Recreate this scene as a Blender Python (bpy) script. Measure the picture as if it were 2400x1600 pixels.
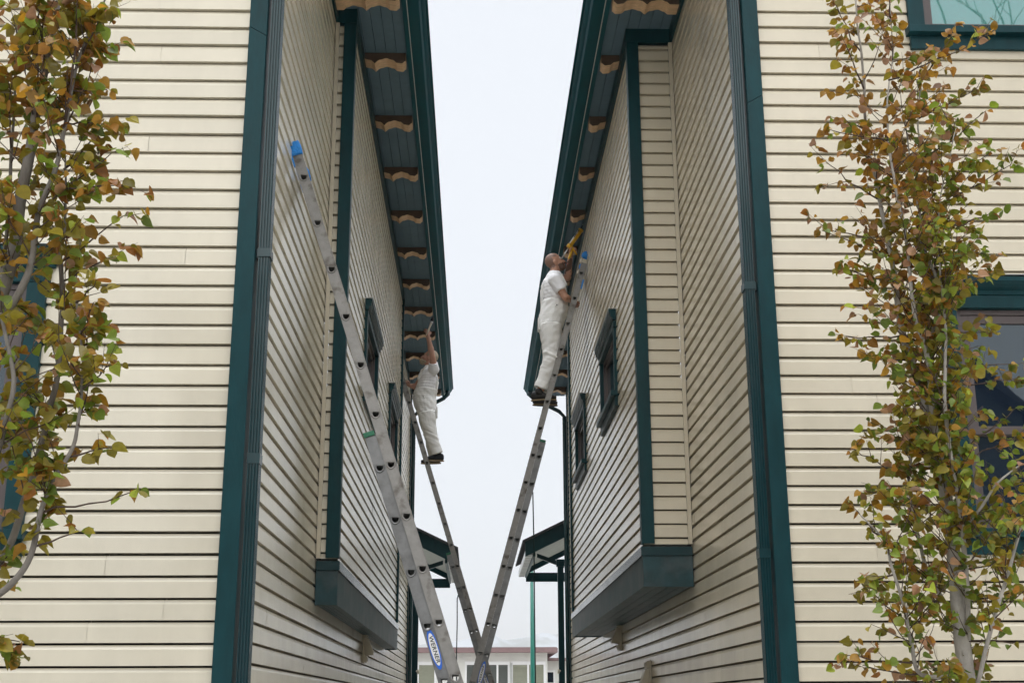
import bpy, bmesh, math, random
from math import radians, sin, cos, pi, tan, atan2, sqrt
from mathutils import Vector, Matrix, noise as mnoise

for o in list(bpy.data.objects):
    bpy.data.objects.remove(o, do_unlink=True)
scene = bpy.context.scene
COL = scene.collection
random.seed(7)

# ------------------------------------------------------------------ camera
F, PITCH, YAW, ROLL, ZC = 3010.0, radians(15.864), radians(1.672), radians(-0.214), 1.6
_f = Vector((sin(YAW) * cos(PITCH), cos(YAW) * cos(PITCH), sin(PITCH)))
_r0 = Vector((cos(YAW), -sin(YAW), 0)); _u0 = _r0.cross(_f)
_r = cos(ROLL) * _r0 + sin(ROLL) * _u0
_u = -sin(ROLL) * _r0 + cos(ROLL) * _u0
EYE = Vector((0, 0, ZC))
cam_d = bpy.data.cameras.new('camera'); cam = bpy.data.objects.new('camera', cam_d); COL.objects.link(cam)
cam_d.sensor_width = 36; cam_d.lens = 36 * F / 2400; cam_d.clip_start = 0.05; cam_d.clip_end = 20000
M = Matrix.Identity(4)
for i in range(3):
    M[i][0], M[i][1], M[i][2], M[i][3] = _r[i], _u[i], -_f[i], EYE[i]
cam.matrix_world = M
scene.camera = cam

def ray(x, y): return _f * F + _r * (x - 1200) - _u * (y - 800)
def at(x, y, Y):
    d = ray(x, y); return EYE + d * (Y / d.y)
def atX(x, y, X):
    d = ray(x, y); return EYE + d * (X / d.x)

# ------------------------------------------------------------------ world, sun, exposure
SUN_EL, SUN_AZ = radians(25), radians(181)     # azimuth clockwise from +Y: behind the camera, a little left
w = bpy.data.worlds.new('World'); scene.world = w; w.use_nodes = True
nt = w.node_tree; nt.nodes.clear()
N = nt.nodes.new; L = nt.links.new
out = N('ShaderNodeOutputWorld'); bg = N('ShaderNodeBackground'); bg.inputs['Strength'].default_value = 0.1
sky = N('ShaderNodeTexSky'); sky.sky_type = 'NISHITA'; sky.sun_disc = False
sky.sun_elevation = SUN_EL; sky.sun_rotation = SUN_AZ
tc = N('ShaderNodeTexCoord'); sp = N('ShaderNodeSeparateXYZ'); L(tc.outputs['Generated'], sp.inputs[0])
ramp = N('ShaderNodeValToRGB'); L(sp.outputs['Z'], ramp.inputs[0])
cr = ramp.color_ramp
cr.elements[0].position = 0.0; cr.elements[0].color = (0.495, 0.52, 0.552, 1)
cr.elements[1].position = 1.0; cr.elements[1].color = (3.2, 3.25, 3.3, 1)
for p_, c_ in ((0.25, (0.478, 0.50, 0.532, 1)), (0.53, (0.48, 0.50, 0.532, 1)), (0.72, (0.72, 0.735, 0.76, 1))):
    e_ = cr.elements.new(p_); e_.color = c_
cl = N('ShaderNodeTexNoise'); cl.inputs['Scale'].default_value = 1.6; cl.inputs['Detail'].default_value = 4
L(tc.outputs['Generated'], cl.inputs['Vector'])
mr = N('ShaderNodeMapRange'); L(cl.outputs['Fac'], mr.inputs['Value'])
mr.inputs['To Min'].default_value = 19.0; mr.inputs['To Max'].default_value = 20.6
vm = N('ShaderNodeVectorMath'); vm.operation = 'SCALE'; L(ramp.outputs['Color'], vm.inputs[0]); L(mr.outputs[0], vm.inputs['Scale'])
mx = N('ShaderNodeMix'); mx.data_type = 'RGBA'; mx.inputs['Factor'].default_value = 0.93
L(sky.outputs[0], mx.inputs['A']); L(vm.outputs[0], mx.inputs['B'])
L(mx.outputs['Result'], bg.inputs['Color']); L(bg.outputs[0], out.inputs['Surface'])

sd = bpy.data.lights.new('sun', 'SUN'); sun = bpy.data.objects.new('sun', sd); COL.objects.link(sun)
sd.energy = 0.85; sd.angle = radians(40); sd.color = (1.0, 0.96, 0.9)
sdir = Vector((sin(SUN_AZ) * cos(SUN_EL), cos(SUN_AZ) * cos(SUN_EL), sin(SUN_EL)))
sun.rotation_euler = sdir.to_track_quat('Z', 'Y').to_euler()
sun.location = (0, -10, 20)
scene.view_settings.view_transform = 'Standard'; scene.view_settings.look = 'None'
scene.view_settings.exposure = 0.0; scene.view_settings.gamma = 1.0
scene.render.engine = 'CYCLES'
scene.cycles.use_denoising = True
scene.cycles.max_bounces = 10; scene.cycles.diffuse_bounces = 8

# ------------------------------------------------------------------ materials
MATS = {}
def mat(name, base, rough=0.5, spec=0.5, var=0.0, vscale=8.0, bump=0.0, bscale=60.0, metal=0.0, stretch=(1, 1, 1), attr=None, coat=0.0,
        base2=None, b2scale=5.0, b2lo=0.5, b2hi=0.62, transl=0.0):
    m = bpy.data.materials.new(name); m.use_nodes = True; t = m.node_tree
    b = t.nodes['Principled BSDF']
    b.inputs['Roughness'].default_value = rough; b.inputs['Specular IOR Level'].default_value = spec
    b.inputs['Metallic'].default_value = metal; b.inputs['Coat Weight'].default_value = coat
    b.inputs['Coat Roughness'].default_value = 0.1
    tc = t.nodes.new('ShaderNodeTexCoord'); mp = t.nodes.new('ShaderNodeMapping'); mp.inputs['Scale'].default_value = stretch
    t.links.new(tc.outputs['Object'], mp.inputs['Vector'])
    rgb = t.nodes.new('ShaderNodeRGB'); rgb.outputs[0].default_value = (*base, 1); cur = rgb.outputs[0]
    if base2 is not None:
        n2 = t.nodes.new('ShaderNodeTexNoise'); n2.inputs['Scale'].default_value = b2scale; n2.inputs['Detail'].default_value = 5
        t.links.new(mp.outputs[0], n2.inputs['Vector'])
        r2 = t.nodes.new('ShaderNodeMapRange'); r2.inputs['From Min'].default_value = b2lo; r2.inputs['From Max'].default_value = b2hi
        t.links.new(n2.outputs['Fac'], r2.inputs['Value'])
        mx = t.nodes.new('ShaderNodeMix'); mx.data_type = 'RGBA'; t.links.new(r2.outputs[0], mx.inputs['Factor'])
        t.links.new(cur, mx.inputs['A']); mx.inputs['B'].default_value = (*base2, 1); cur = mx.outputs['Result']
    if attr:
        a = t.nodes.new('ShaderNodeAttribute'); a.attribute_name = attr
        mm = t.nodes.new('ShaderNodeMix'); mm.data_type = 'RGBA'; mm.blend_type = 'MULTIPLY'; mm.inputs['Factor'].default_value = 1
        t.links.new(cur, mm.inputs['A']); t.links.new(a.outputs['Color'], mm.inputs['B']); cur = mm.outputs['Result']
    if var > 0:
        n = t.nodes.new('ShaderNodeTexNoise'); n.inputs['Scale'].default_value = vscale; n.inputs['Detail'].default_value = 6
        n.inputs['Roughness'].default_value = 0.65
        t.links.new(mp.outputs[0], n.inputs['Vector'])
        r_ = t.nodes.new('ShaderNodeMapRange'); r_.inputs['From Min'].default_value = 0.3; r_.inputs['From Max'].default_value = 0.7
        r_.inputs['To Min'].default_value = 1 - var; r_.inputs['To Max'].default_value = 1 + var
        t.links.new(n.outputs['Fac'], r_.inputs['Value'])
        v = t.nodes.new('ShaderNodeVectorMath'); v.operation = 'SCALE'
        t.links.new(cur, v.inputs[0]); t.links.new(r_.outputs[0], v.inputs['Scale']); cur = v.outputs[0]
        RV = min(.12, rough * .3); rr = t.nodes.new('ShaderNodeMapRange'); rr.inputs['To Min'].default_value = max(0.02, rough - RV); rr.inputs['To Max'].default_value = min(1, rough + RV)
        t.links.new(n.outputs['Fac'], rr.inputs['Value']); t.links.new(rr.outputs[0], b.inputs['Roughness'])
    t.links.new(cur, b.inputs['Base Color'])
    if bump > 0:
        nb = t.nodes.new('ShaderNodeTexNoise'); nb.inputs['Scale'].default_value = bscale; nb.inputs['Detail'].default_value = 5
        t.links.new(mp.outputs[0], nb.inputs['Vector'])
        bp = t.nodes.new('ShaderNodeBump'); bp.inputs['Strength'].default_value = bump; bp.inputs['Distance'].default_value = 0.01
        t.links.new(nb.outputs['Fac'], bp.inputs['Height']); t.links.new(bp.outputs[0], b.inputs['Normal'])
    if transl > 0:
        tr = t.nodes.new('ShaderNodeBsdfTranslucent'); t.links.new(cur, tr.inputs['Color'])
        ms = t.nodes.new('ShaderNodeMixShader'); ms.inputs[0].default_value = transl
        t.links.new(b.outputs[0], ms.inputs[1]); t.links.new(tr.outputs[0], ms.inputs[2])
        t.links.new(ms.outputs[0], t.nodes['Material Output'].inputs['Surface'])
    MATS[name] = m
    return m

SIDING = mat('beige siding paint', (0.665, 0.612, 0.492), 0.20, 0.5, var=0.06, vscale=3.0, bump=0.03, bscale=40, stretch=(1, 1, .35), attr='tone', base2=(0.55, 0.50, 0.40), b2scale=1.3, b2lo=0.56, b2hi=0.78)
SIDING_R = mat('tan siding paint', (0.66, 0.594, 0.464), 0.20, 0.5, var=0.06, vscale=3.0, bump=0.03, bscale=40, stretch=(1, 1, .35), attr='tone', base2=(0.55, 0.50, 0.40), b2scale=1.3, b2lo=0.56, b2hi=0.78)
BEAD = mat('beige corner paint', (0.58, 0.52, 0.40), 0.42, 0.5, var=0.05)
TEAL = mat('dark teal trim paint', (0.0045, 0.039, 0.046), 0.42, 0.18, var=0.22, vscale=9, bump=0.14, bscale=90, stretch=(1, 1, .3))
TEALM = mat('dark teal coated metal', (0.003, 0.032, 0.039), 0.20, 0.45, var=0.05, vscale=2)
GROOVE_SHADE = mat('painted groove shade', (0.025, 0.023, 0.02), 0.9, 0.2)  # near-black back of the siding grooves: shade between boards put into colour
GUTTERM = mat('teal gutter enamel', (0.008, 0.075, 0.092), 0.6, 0.06, var=0.1, vscale=3)
SKIRT = mat('weathered teal skirt paint', (0.018, 0.055, 0.064), 0.5, 0.35, var=0.35, vscale=6, bump=0.1, bscale=60, base2=(0.05, 0.075, 0.082), b2scale=4)
SOFFIT = mat('slate soffit paint', (0.125, 0.195, 0.245), 0.7, 0.1, var=0.12, vscale=6)
PSOFFIT = mat('pale porch soffit', (0.30, 0.32, 0.28), 0.6, 0.4, var=0.15, vscale=6)
WOOD = mat('bare cedar', (0.68, 0.46, 0.275), 0.6, 0.3, var=0.2, vscale=9, stretch=(1, 6, 6), bump=0.1, bscale=40)
STAIN = mat('dark brown stained timber', (0.11, 0.07, 0.048), 0.6, 0.3, var=0.2, vscale=9, stretch=(1, 6, 6))
SHINGLE = mat('grey roof shingle', (0.06, 0.065, 0.07), 0.9, 0.2, var=0.3, vscale=30, bump=0.4, bscale=80)
ALU = mat('scuffed aluminium', (0.20, 0.203, 0.205), 0.42, 0.5, var=0.16, vscale=18, metal=0.55, base2=(0.115, 0.115, 0.115), b2scale=7, b2lo=0.5, b2hi=0.75, bump=0.06, bscale=90)
ALUP = mat('paint spattered aluminium', (0.27, 0.262, 0.25), 0.5, 0.45, var=0.16, vscale=20, metal=0.45, base2=(0.13, 0.115, 0.10), b2scale=11, b2lo=0.56, b2hi=0.68, bump=0.06, bscale=90)
GALV = mat('galvanised gutter', (0.55, 0.56, 0.55), 0.35, 0.5, var=0.1, metal=0.6)
DARKMETAL = mat('dark vent inside', (0.03, 0.028, 0.025), 0.7, 0.3)
FRAMEB = mat('brown window sash', (0.09, 0.07, 0.068), 0.4, 0.5, var=0.1)
BLUE = mat('blue tape', (0.02, 0.22, 0.62), 0.6, 0.4, var=0.2, vscale=40, bump=0.4, bscale=90)
GREENP = mat('green plastic', (0.02, 0.14, 0.075), 0.5, 0.4, var=0.2, vscale=30)
BLACKP = mat('black rubber', (0.02, 0.02, 0.02), 0.7, 0.3)
ROPE = mat('dark green rope', (0.012, 0.035, 0.032), 0.8, 0.2, var=0.3, vscale=80)
STBLUE = mat('sticker blue', (0.015, 0.13, 0.62), 0.35, 0.5)
STWHITE = mat('sticker white', (0.78, 0.78, 0.78), 0.4, 0.5)
STBLACK = mat('sticker black', (0.012, 0.012, 0.014), 0.4, 0.5)
WHITEW = mat('white stucco', (0.74, 0.74, 0.70), 0.8, 0.3, var=0.07, vscale=1.5, bump=0.2, bscale=10)
WHITET = mat('white window trim', (0.82, 0.82, 0.82), 0.5, 0.4)
MAROON = mat('maroon fascia', (0.23, 0.15, 0.15), 0.6, 0.4, var=0.1)
BLIND = mat('pale green blind', (0.30, 0.31, 0.235), 0.6, 0.4, var=0.06)
DBLIND = mat('grey screen blind', (0.10, 0.11, 0.10), 0.6, 0.4, var=0.06)
POLEG = mat('green pole paint', (0.008, 0.17, 0.125), 0.35, 0.6, var=0.08)
GROUND = mat('concrete paving', (0.38, 0.37, 0.345), 0.85, 0.3, var=0.18, vscale=0.8, bump=0.2, bscale=20)
ROCK = mat('snowy mountain', (0.10, 0.13, 0.12), 0.9, 0.2, base2=(0.42, 0.48, 0.55), b2scale=0.012, b2lo=0.42, b2hi=0.56)
SKIN = mat('skin', (1, 1, 1), 0.5, 0.4, var=0.06, vscale=30, attr='tint')
WHITEC = mat('white cotton shirt', (0.90, 0.90, 0.93), 0.85, 0.2, var=0.03, vscale=8)
OVERALL = mat('white canvas overalls', (0.85, 0.85, 0.84), 0.85, 0.2, var=0.05, vscale=10, base2=(0.68, 0.67, 0.65), b2scale=6, b2lo=0.62, b2hi=0.75)
SHOE = mat('black shoe leather', (0.022, 0.021, 0.022), 0.55, 0.4, var=0.2)
SHOE2 = mat('navy shoe canvas', (0.022, 0.026, 0.036), 0.7, 0.3, var=0.2)
SOLE = mat('tan shoe sole', (0.26, 0.19, 0.11), 0.7, 0.3, var=0.1)
SOLED = mat('dark shoe sole', (0.03, 0.03, 0.03), 0.8, 0.3, var=0.1)
HAIR = mat('grey blond hair', (0.42, 0.36, 0.27), 0.8, 0.2, var=0.25, vscale=60, bump=0.5, bscale=120)
YELLOW = mat('yellow gun plastic', (0.72, 0.40, 0.015), 0.4, 0.5, var=0.08)
CARTR = mat('white cartridge', (0.70, 0.68, 0.66), 0.4, 0.5, base2=(0.06, 0.07, 0.12), b2scale=22, b2lo=0.5, b2hi=0.53)
STEEL = mat('steel rod', (0.6, 0.6, 0.6), 0.3, 0.5, metal=0.8)
BRISTLE = mat('dark bristle', (0.03, 0.03, 0.035), 0.8, 0.2)
HANDLEW = mat('pale wooden handle', (0.66, 0.6, 0.48), 0.5, 0.4)
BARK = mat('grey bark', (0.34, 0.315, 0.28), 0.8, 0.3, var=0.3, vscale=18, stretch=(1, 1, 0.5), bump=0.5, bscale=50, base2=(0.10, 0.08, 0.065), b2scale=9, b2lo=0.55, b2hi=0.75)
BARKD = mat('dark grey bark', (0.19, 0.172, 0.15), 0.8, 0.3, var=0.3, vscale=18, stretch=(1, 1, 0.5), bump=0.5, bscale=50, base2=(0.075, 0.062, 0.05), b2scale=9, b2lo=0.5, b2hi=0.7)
TWIG = mat('dark twig bark', (0.075, 0.05, 0.038), 0.8, 0.3, var=0.25, vscale=30)
LEAF = mat('autumn leaf', (1, 1, 1), 0.42, 0.5, var=0.16, vscale=70, attr='leaf', transl=0.42)
BLOSSOM = mat('pale blossom', (0.6, 0.56, 0.52), 0.8, 0.2, var=0.3, vscale=6)

def glass_mat(name, tint, refl, rough=0.015):
    m = bpy.data.materials.new(name); m.use_nodes = True; t = m.node_tree
    b = t.nodes['Principled BSDF']; b.inputs['Base Color'].default_value = (*tint, 1); b.inputs['Roughness'].default_value = 0.25
    b.inputs['Specular IOR Level'].default_value = 0.0
    g = t.nodes.new('ShaderNodeBsdfGlossy'); g.inputs['Roughness'].default_value = rough; g.inputs['Color'].default_value = (0.86, 0.95, 0.95, 1)
    fr = t.nodes.new('ShaderNodeFresnel'); fr.inputs['IOR'].default_value = 1.38
    ma = t.nodes.new('ShaderNodeMath'); ma.operation = 'ADD'; ma.use_clamp = True; ma.inputs[1].default_value = refl
    n = t.nodes.new('ShaderNodeTexNoise'); n.inputs['Scale'].default_value = 1.7; n.inputs['Detail'].default_value = 1
    tc = t.nodes.new('ShaderNodeTexCoord'); t.links.new(tc.outputs['Object'], n.inputs['Vector'])
    bp = t.nodes.new('ShaderNodeBump'); bp.inputs['Strength'].default_value = 0.25; bp.inputs['Distance'].default_value = 0.01
    t.links.new(n.outputs['Fac'], bp.inputs['Height']); t.links.new(bp.outputs[0], g.inputs['Normal'])
    t.links.new(fr.outputs[0], ma.inputs[0]); ms = t.nodes.new('ShaderNodeMixShader')
    t.links.new(ma.outputs[0], ms.inputs[0]); t.links.new(b.outputs[0], ms.inputs[1]); t.links.new(g.outputs[0], ms.inputs[2])
    t.links.new(ms.outputs[0], t.nodes['Material Output'].inputs['Surface'])
    return m
GLASS = glass_mat('dark window glass', (0.006, 0.012, 0.024), 0.10)
GLASST = glass_mat('teal window glass', (0.015, 0.22, 0.19), 0.30)

# ------------------------------------------------------------------ mesh helpers
class MB:
    def __init__(s): s.bm = bmesh.new(); s.tones = None
    def face(s, pts, mi=0):
        f = s.bm.faces.new([s.bm.verts.new(p) for p in pts]); f.material_index = mi; return f
    def hexa(s, p, mi=0):
        v = [s.bm.verts.new(q) for q in p]
        for q in ((0, 3, 2, 1), (4, 5, 6, 7), (0, 1, 5, 4), (1, 2, 6, 5), (2, 3, 7, 6), (3, 0, 4, 7)):
            f = s.bm.faces.new([v[i] for i in q]); f.material_index = mi
    def box(s, x0, x1, y0, y1, z0, z1, mi=0):
        x0, x1 = min(x0, x1), max(x0, x1); y0, y1 = min(y0, y1), max(y0, y1); z0, z1 = min(z0, z1), max(z0, z1)
        s.hexa([(x0, y0, z0), (x1, y0, z0), (x1, y1, z0), (x0, y1, z0), (x0, y0, z1), (x1, y0, z1), (x1, y1, z1), (x0, y1, z1)], mi)
    def prism(s, poly, d, mi=0, caps=True):
        d = Vector(d); a = [s.bm.verts.new(p) for p in poly]; b = [s.bm.verts.new(Vector(p) + d) for p in poly]; n = len(poly)
        for i in range(n):
            f = s.bm.faces.new((a[i], a[(i + 1) % n], b[(i + 1) % n], b[i])); f.material_index = mi
        if caps:
            f = s.bm.faces.new(a[::-1]); f.material_index = mi; f = s.bm.faces.new(b); f.material_index = mi
    def loft(s, rings, mi=0, cap=True, smooth=True):
        vs = [[s.bm.verts.new(p) for p in r] for r in rings]; n = len(rings[0])
        for a, b in zip(vs, vs[1:]):
            for i in range(n):
                f = s.bm.faces.new((a[i], a[(i + 1) % n], b[(i + 1) % n], b[i])); f.material_index = mi; f.smooth = smooth
        if cap:
            f = s.bm.faces.new(vs[0][::-1]); f.material_index = mi; f = s.bm.faces.new(vs[-1]); f.material_index = mi
    def tube(s, pts, rad, n=10, mi=0, cap=True, smooth=True):
        pts = [Vector(p) for p in pts]; rad = rad if isinstance(rad, (list, tuple)) else [rad] * len(pts)
        rings = []; up = None
        for i, p in enumerate(pts):
            t = (pts[min(i + 1, len(pts) - 1)] - pts[max(i - 1, 0)]).normalized()
            if up is None: up = t.orthogonal().normalized()
            up = (up - t * up.dot(t)); up = up.normalized() if up.length > 1e-6 else t.orthogonal().normalized()
            sd_ = t.cross(up)
            rings.append([p + rad[i] * (cos(2 * pi * k / n) * up + sin(2 * pi * k / n) * sd_) for k in range(n)])
        s.loft(rings, mi, cap, smooth)
    def ell(s, c, r, mat3=None, u=16, v=10, mi=0):
        m = Matrix.Translation(Vector(c)) @ (mat3.to_4x4() if mat3 else Matrix.Identity(4)) @ Matrix.Diagonal((*r, 1))
        res = bmesh.ops.create_uvsphere(s.bm, u_segments=u, v_segments=v, radius=1, matrix=m)
        fs = set(f for q in res['verts'] for f in q.link_faces)
        for f in fs: f.smooth = True; f.material_index = mi
    def cap(s, p, q, r1, r2, n=14, mi=0):
        p, q = Vector(p), Vector(q); t = (q - p).normalized(); up = t.orthogonal().normalized(); sd_ = t.cross(up); rings = []
        for k in range(1, 5):
            a = -pi / 2 + pi / 2 * k / 4; rings.append((p + t * r1 * sin(a), r1 * cos(a)))
        for k in range(0, 4):
            a = pi / 2 * k / 4; rings.append((q + t * r2 * sin(a), r2 * cos(a)))
        s.loft([[c + r * (cos(2 * pi * k / n) * up + sin(2 * pi * k / n) * sd_) for k in range(n)] for c, r in rings], mi)
    def build(s, name, m, parent=None, recalc=True, bevel=0.0):
        if recalc: bmesh.ops.recalc_face_normals(s.bm, faces=s.bm.faces[:])
        me = bpy.data.meshes.new(name); s.bm.to_mesh(me); s.bm.free()
        o = bpy.data.objects.new(name, me); COL.objects.link(o)
        for q in (m if isinstance(m, (list, tuple)) else [m]): me.materials.append(q)
        if parent is not None: o.parent = parent
        if bevel > 0:
            b = o.modifiers.new('bevel', 'BEVEL'); b.width = bevel; b.segments = 2; b.limit_method = 'ANGLE'; b.angle_limit = radians(50)
        return o

def tag(o, label=None, cat=None, group=None, kind=None):
    if label: o['label'] = label
    if cat: o['category'] = cat
    if group: o['group'] = group
    if kind: o['kind'] = kind
    return o
def empty(name, loc, label=None, cat=None, group=None):
    o = bpy.data.objects.new(name, None); COL.objects.link(o); o.location = loc; o.empty_display_size = 0.2
    return tag(o, label, cat, group)
def adopt(root):
    """children were built in world coordinates: keep them there under a moved root"""
    mi = Matrix.Translation(-root.location)
    for c in root.children: c.matrix_parent_inverse = mi

# ------------------------------------------------------------------ clapboard siding
EXP = 0.1016
def siding(name, m, A, B, z0, z1, nrm, phase, parent, holes=(), joint=3.6):
    """lap boards from A to B (2-D points); lip plane through A-B, nrm points outward; holes are (t0, t1, z0, z1)"""
    A, B, nrm = Vector(A), Vector(B), Vector(nrm); Ln = (B - A).length; d = (B - A) / Ln
    b = MB(); lay = b.bm.faces.layers.float_color.new('tone') if False else None
    tones = []; seed = random.random() * 50
    def P(t, o, z): q = A + d * t + nrm * o; return (q.x, q.y, z)
    k0 = math.floor((z0 - phase) / EXP); k1 = math.ceil((z1 - phase) / EXP)
    for k in range(k0, k1):
        zb = max(z0, phase + k * EXP + random.uniform(-.0008, .0008)); zt = min(z1, phase + (k + 1) * EXP)
        if zt - zb < 0.02: continue
        segs = [(0.0, Ln)]
        zm = (zb + zt) / 2
        for (h0, h1, hz0, hz1) in holes:
            if hz0 < zm < hz1:
                ns = []
                for a, c in segs:
                    if h0 > a: ns.append((a, min(c, h0)))
                    if h1 < c: ns.append((max(a, h1), c))
                    if h1 <= a or h0 >= c: ns = ns if (a, c) in ns else ns
                segs = [q for q in ns if q[1] - q[0] > 0.02]
        cuts = []; t = random.uniform(0.3, joint)
        while t < Ln: cuts.append(t); t += joint
        fin = []
        for a, c in segs:
            cs = [a] + [q for q in cuts if a + .2 < q < c - .2] + [c]
            for q0, q1 in zip(cs, cs[1:]): fin.append((q0 + (.0007 if q0 != a else 0), q1 - (.0007 if q1 != c else 0)))
        for a, c in fin:
            tone = random.uniform(0.93, 1.02); j = random.uniform(-.0012, .0012)
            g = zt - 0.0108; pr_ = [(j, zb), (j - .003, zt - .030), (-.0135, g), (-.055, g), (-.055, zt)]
            nsub = max(1, round((c - a) / .45)); ts = [a + (c - a) * i / nsub for i in range(nsub + 1)]
            def wv(t, q): return mnoise.noise(Vector((t * .9 + seed, k * 3.7, q)))
            cols = []
            for t in ts:
                dz, do = .0016 * wv(t, 0), .0022 * wv(t, 5)
                cols.append([P(t, -.055, zb)] + [P(t, o_ + (do * (1 if n_ < 3 else 0)), z_ + (dz if n_ == 0 else 0)) for n_, (o_, z_) in enumerate(pr_)])
            for c0, c1 in zip(cols, cols[1:]):
                for n_ in range(len(c0) - 1):
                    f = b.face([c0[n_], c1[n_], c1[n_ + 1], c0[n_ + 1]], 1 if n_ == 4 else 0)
                tones += [tone] * (len(c0) - 1)
    nf = len(b.bm.faces)
    b.face([P(0, -.06, z0), P(Ln, -.06, z0), P(Ln, -.06, z1), P(0, -.06, z1)]) if not holes else None
    if holes:
        ts = sorted(set([0, Ln] + [max(0, h[0]) for h in holes] + [min(Ln, h[1]) for h in holes]))
        for t0, t1 in zip(ts, ts[1:]):
            zs = [z0]; tm = (t0 + t1) / 2
            hs = sorted([h for h in holes if h[0] <= tm <= h[1]], key=lambda h: h[2])
            cur = z0
            for h in hs:
                if h[2] > cur: b.face([P(t0, -.06, cur), P(t1, -.06, cur), P(t1, -.06, h[2]), P(t0, -.06, h[2])])
                cur = h[3]
            if cur < z1: b.face([P(t0, -.06, cur), P(t1, -.06, cur), P(t1, -.06, z1), P(t0, -.06, z1)])
    tones += [1.0] * (len(b.bm.faces) - nf)
    o = b.build(name, [m, GROOVE_SHADE], parent, recalc=False)
    at_ = o.data.attributes.new('tone', 'FLOAT_COLOR', 'FACE')
    for i, v in enumerate(tones): at_.data[i].color = (v, v, v, 1)
    return o

# ------------------------------------------------------------------ windows
def window(parent, O, u, n, u0, u1, z0, z1, style, glass):
    """O 2-D point on the siding lip plane, u along the wall, n outward. u0..u1, z0..z1 the outer edges of the trim boards"""
    O, u, n = Vector(O), Vector(u), Vector(n)
    def bx(b, a0, a1, o0, o1, za, zb, mi=0):
        q = [O + u * a + n * o for a, o in ((a0, o0), (a1, o0), (a1, o1), (a0, o1))]
        b.hexa([(p.x, p.y, za) for p in q] + [(p.x, p.y, zb) for p in q], mi)
    T = 0.095 if style == 'front' else 0.07
    f = MB()
    hd = 0.075 if style == 'front' else 0.06
    sb = z0
    bx(f, u0, u0 + T, -.03, .022, z0, z1 - hd); bx(f, u1 - T, u1, -.03, .022, z0, z1 - hd)
    bx(f, u0 - .012, u1 + .012, -.03, .026, z1 - hd + .002, z1)
    win = f.build('window', TEAL, parent, bevel=.002)
    c = MB()
    pr = .085 if style == 'front' else .062
    a0, a1 = u0 - .012, u1 + .012
    prof = [(0.0, .0), (.032, .0), (.036, .022), (.055, .034), (pr - .012, .05), (pr - .006, .062), (pr, .064), (pr, .09), (0.0, .098)]
    for q in (0,):
        base = O + u * (a0 - .02)
        poly = [Vector(((base + n * o).x, (base + n * o).y, z1 + h + .002)) for o, h in prof]
        c.prism(poly, Vector(((u * (a1 - a0 + .04)).x, (u * (a1 - a0 + .04)).y, 0)))
    c.build('head_cap', TEAL, win)
    fl = MB(); bx(fl, a0 - .028, a1 + .028, .0, pr + .006, z1 + .1012, z1 + .1045); fl.build('flashing', GALV, win)
    s_ = MB()
    sp_ = .07 if style == 'front' else .06
    bx(s_, u0 - .02, u1 + .02, -.03, sp_, z0 - .048, z0 - .002); 
    bx(s_, u0 + .0, u1 - .0, -.03, .024, z0 - .135, z0 - .050)
    s_.build('sill', TEAL, win, bevel=.002)
    i0, i1, j0, j1 = u0 + T + .002, u1 - T - .002, z0 + .001, z1 - hd
    b = MB(); fw = .04
    def ring(a0, a1, b0, b1, o0, o1, fw):
        bx(b, a0, a0 + fw, o0, o1, b0, b1); bx(b, a1 - fw, a1, o0, o1, b0, b1)
        bx(b, a0 + fw, a1 - fw, o0, o1, b0, b0 + fw); bx(b, a0 + fw, a1 - fw, o0, o1, b1 - fw, b1)
    ring(i0, i1, j0, j1, -.075, -.012, .028)
    if style == 'front' and (z1 - z0) > 1.0:
        mid = j0 + (j1 - j0) * .44
        ring(i0 + .03, i1 - .03, mid - .02, j1 - .03, -.055, -.022, .045); ring(i0 + .03, i1 - .03, j0 + .03, mid + .022, -.088, -.058, .045)
    else:
        ring(i0 + .03, i1 - .03, j0 + .03, j1 - .03, -.06, -.03, .035)
    b.build('sash', FRAMEB, win, bevel=.0015)
    g = MB()
    if style == 'front' and (z1 - z0) > 1.0:
        bx(g, i0 + .06, i1 - .06, -.055, -.038, mid + .02, j1 - .06); bx(g, i0 + .06, i1 - .06, -.076, -.072, j0 + .06, mid - .02)
    else:
        bx(g, i0 + .05, i1 - .05, -.048, -.044, j0 + .05, j1 - .05)
    g.build('pane', glass, win)
    bk = MB(); bx(bk, i0 - .02, i1 + .02, -.13, -.11, j0 - .02, j1 + .02); bk.build('backing', DARKMETAL, win)
    return win

# ------------------------------------------------------------------ the two houses
def gutter_prof(): return [(0, .125), (0, 0), (.088, 0), (.094, .006), (.098, .03), (.104, .05), (.118, .066), (.132, .086), (.14, .112), (.155, .114), (.156, .125)]

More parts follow.
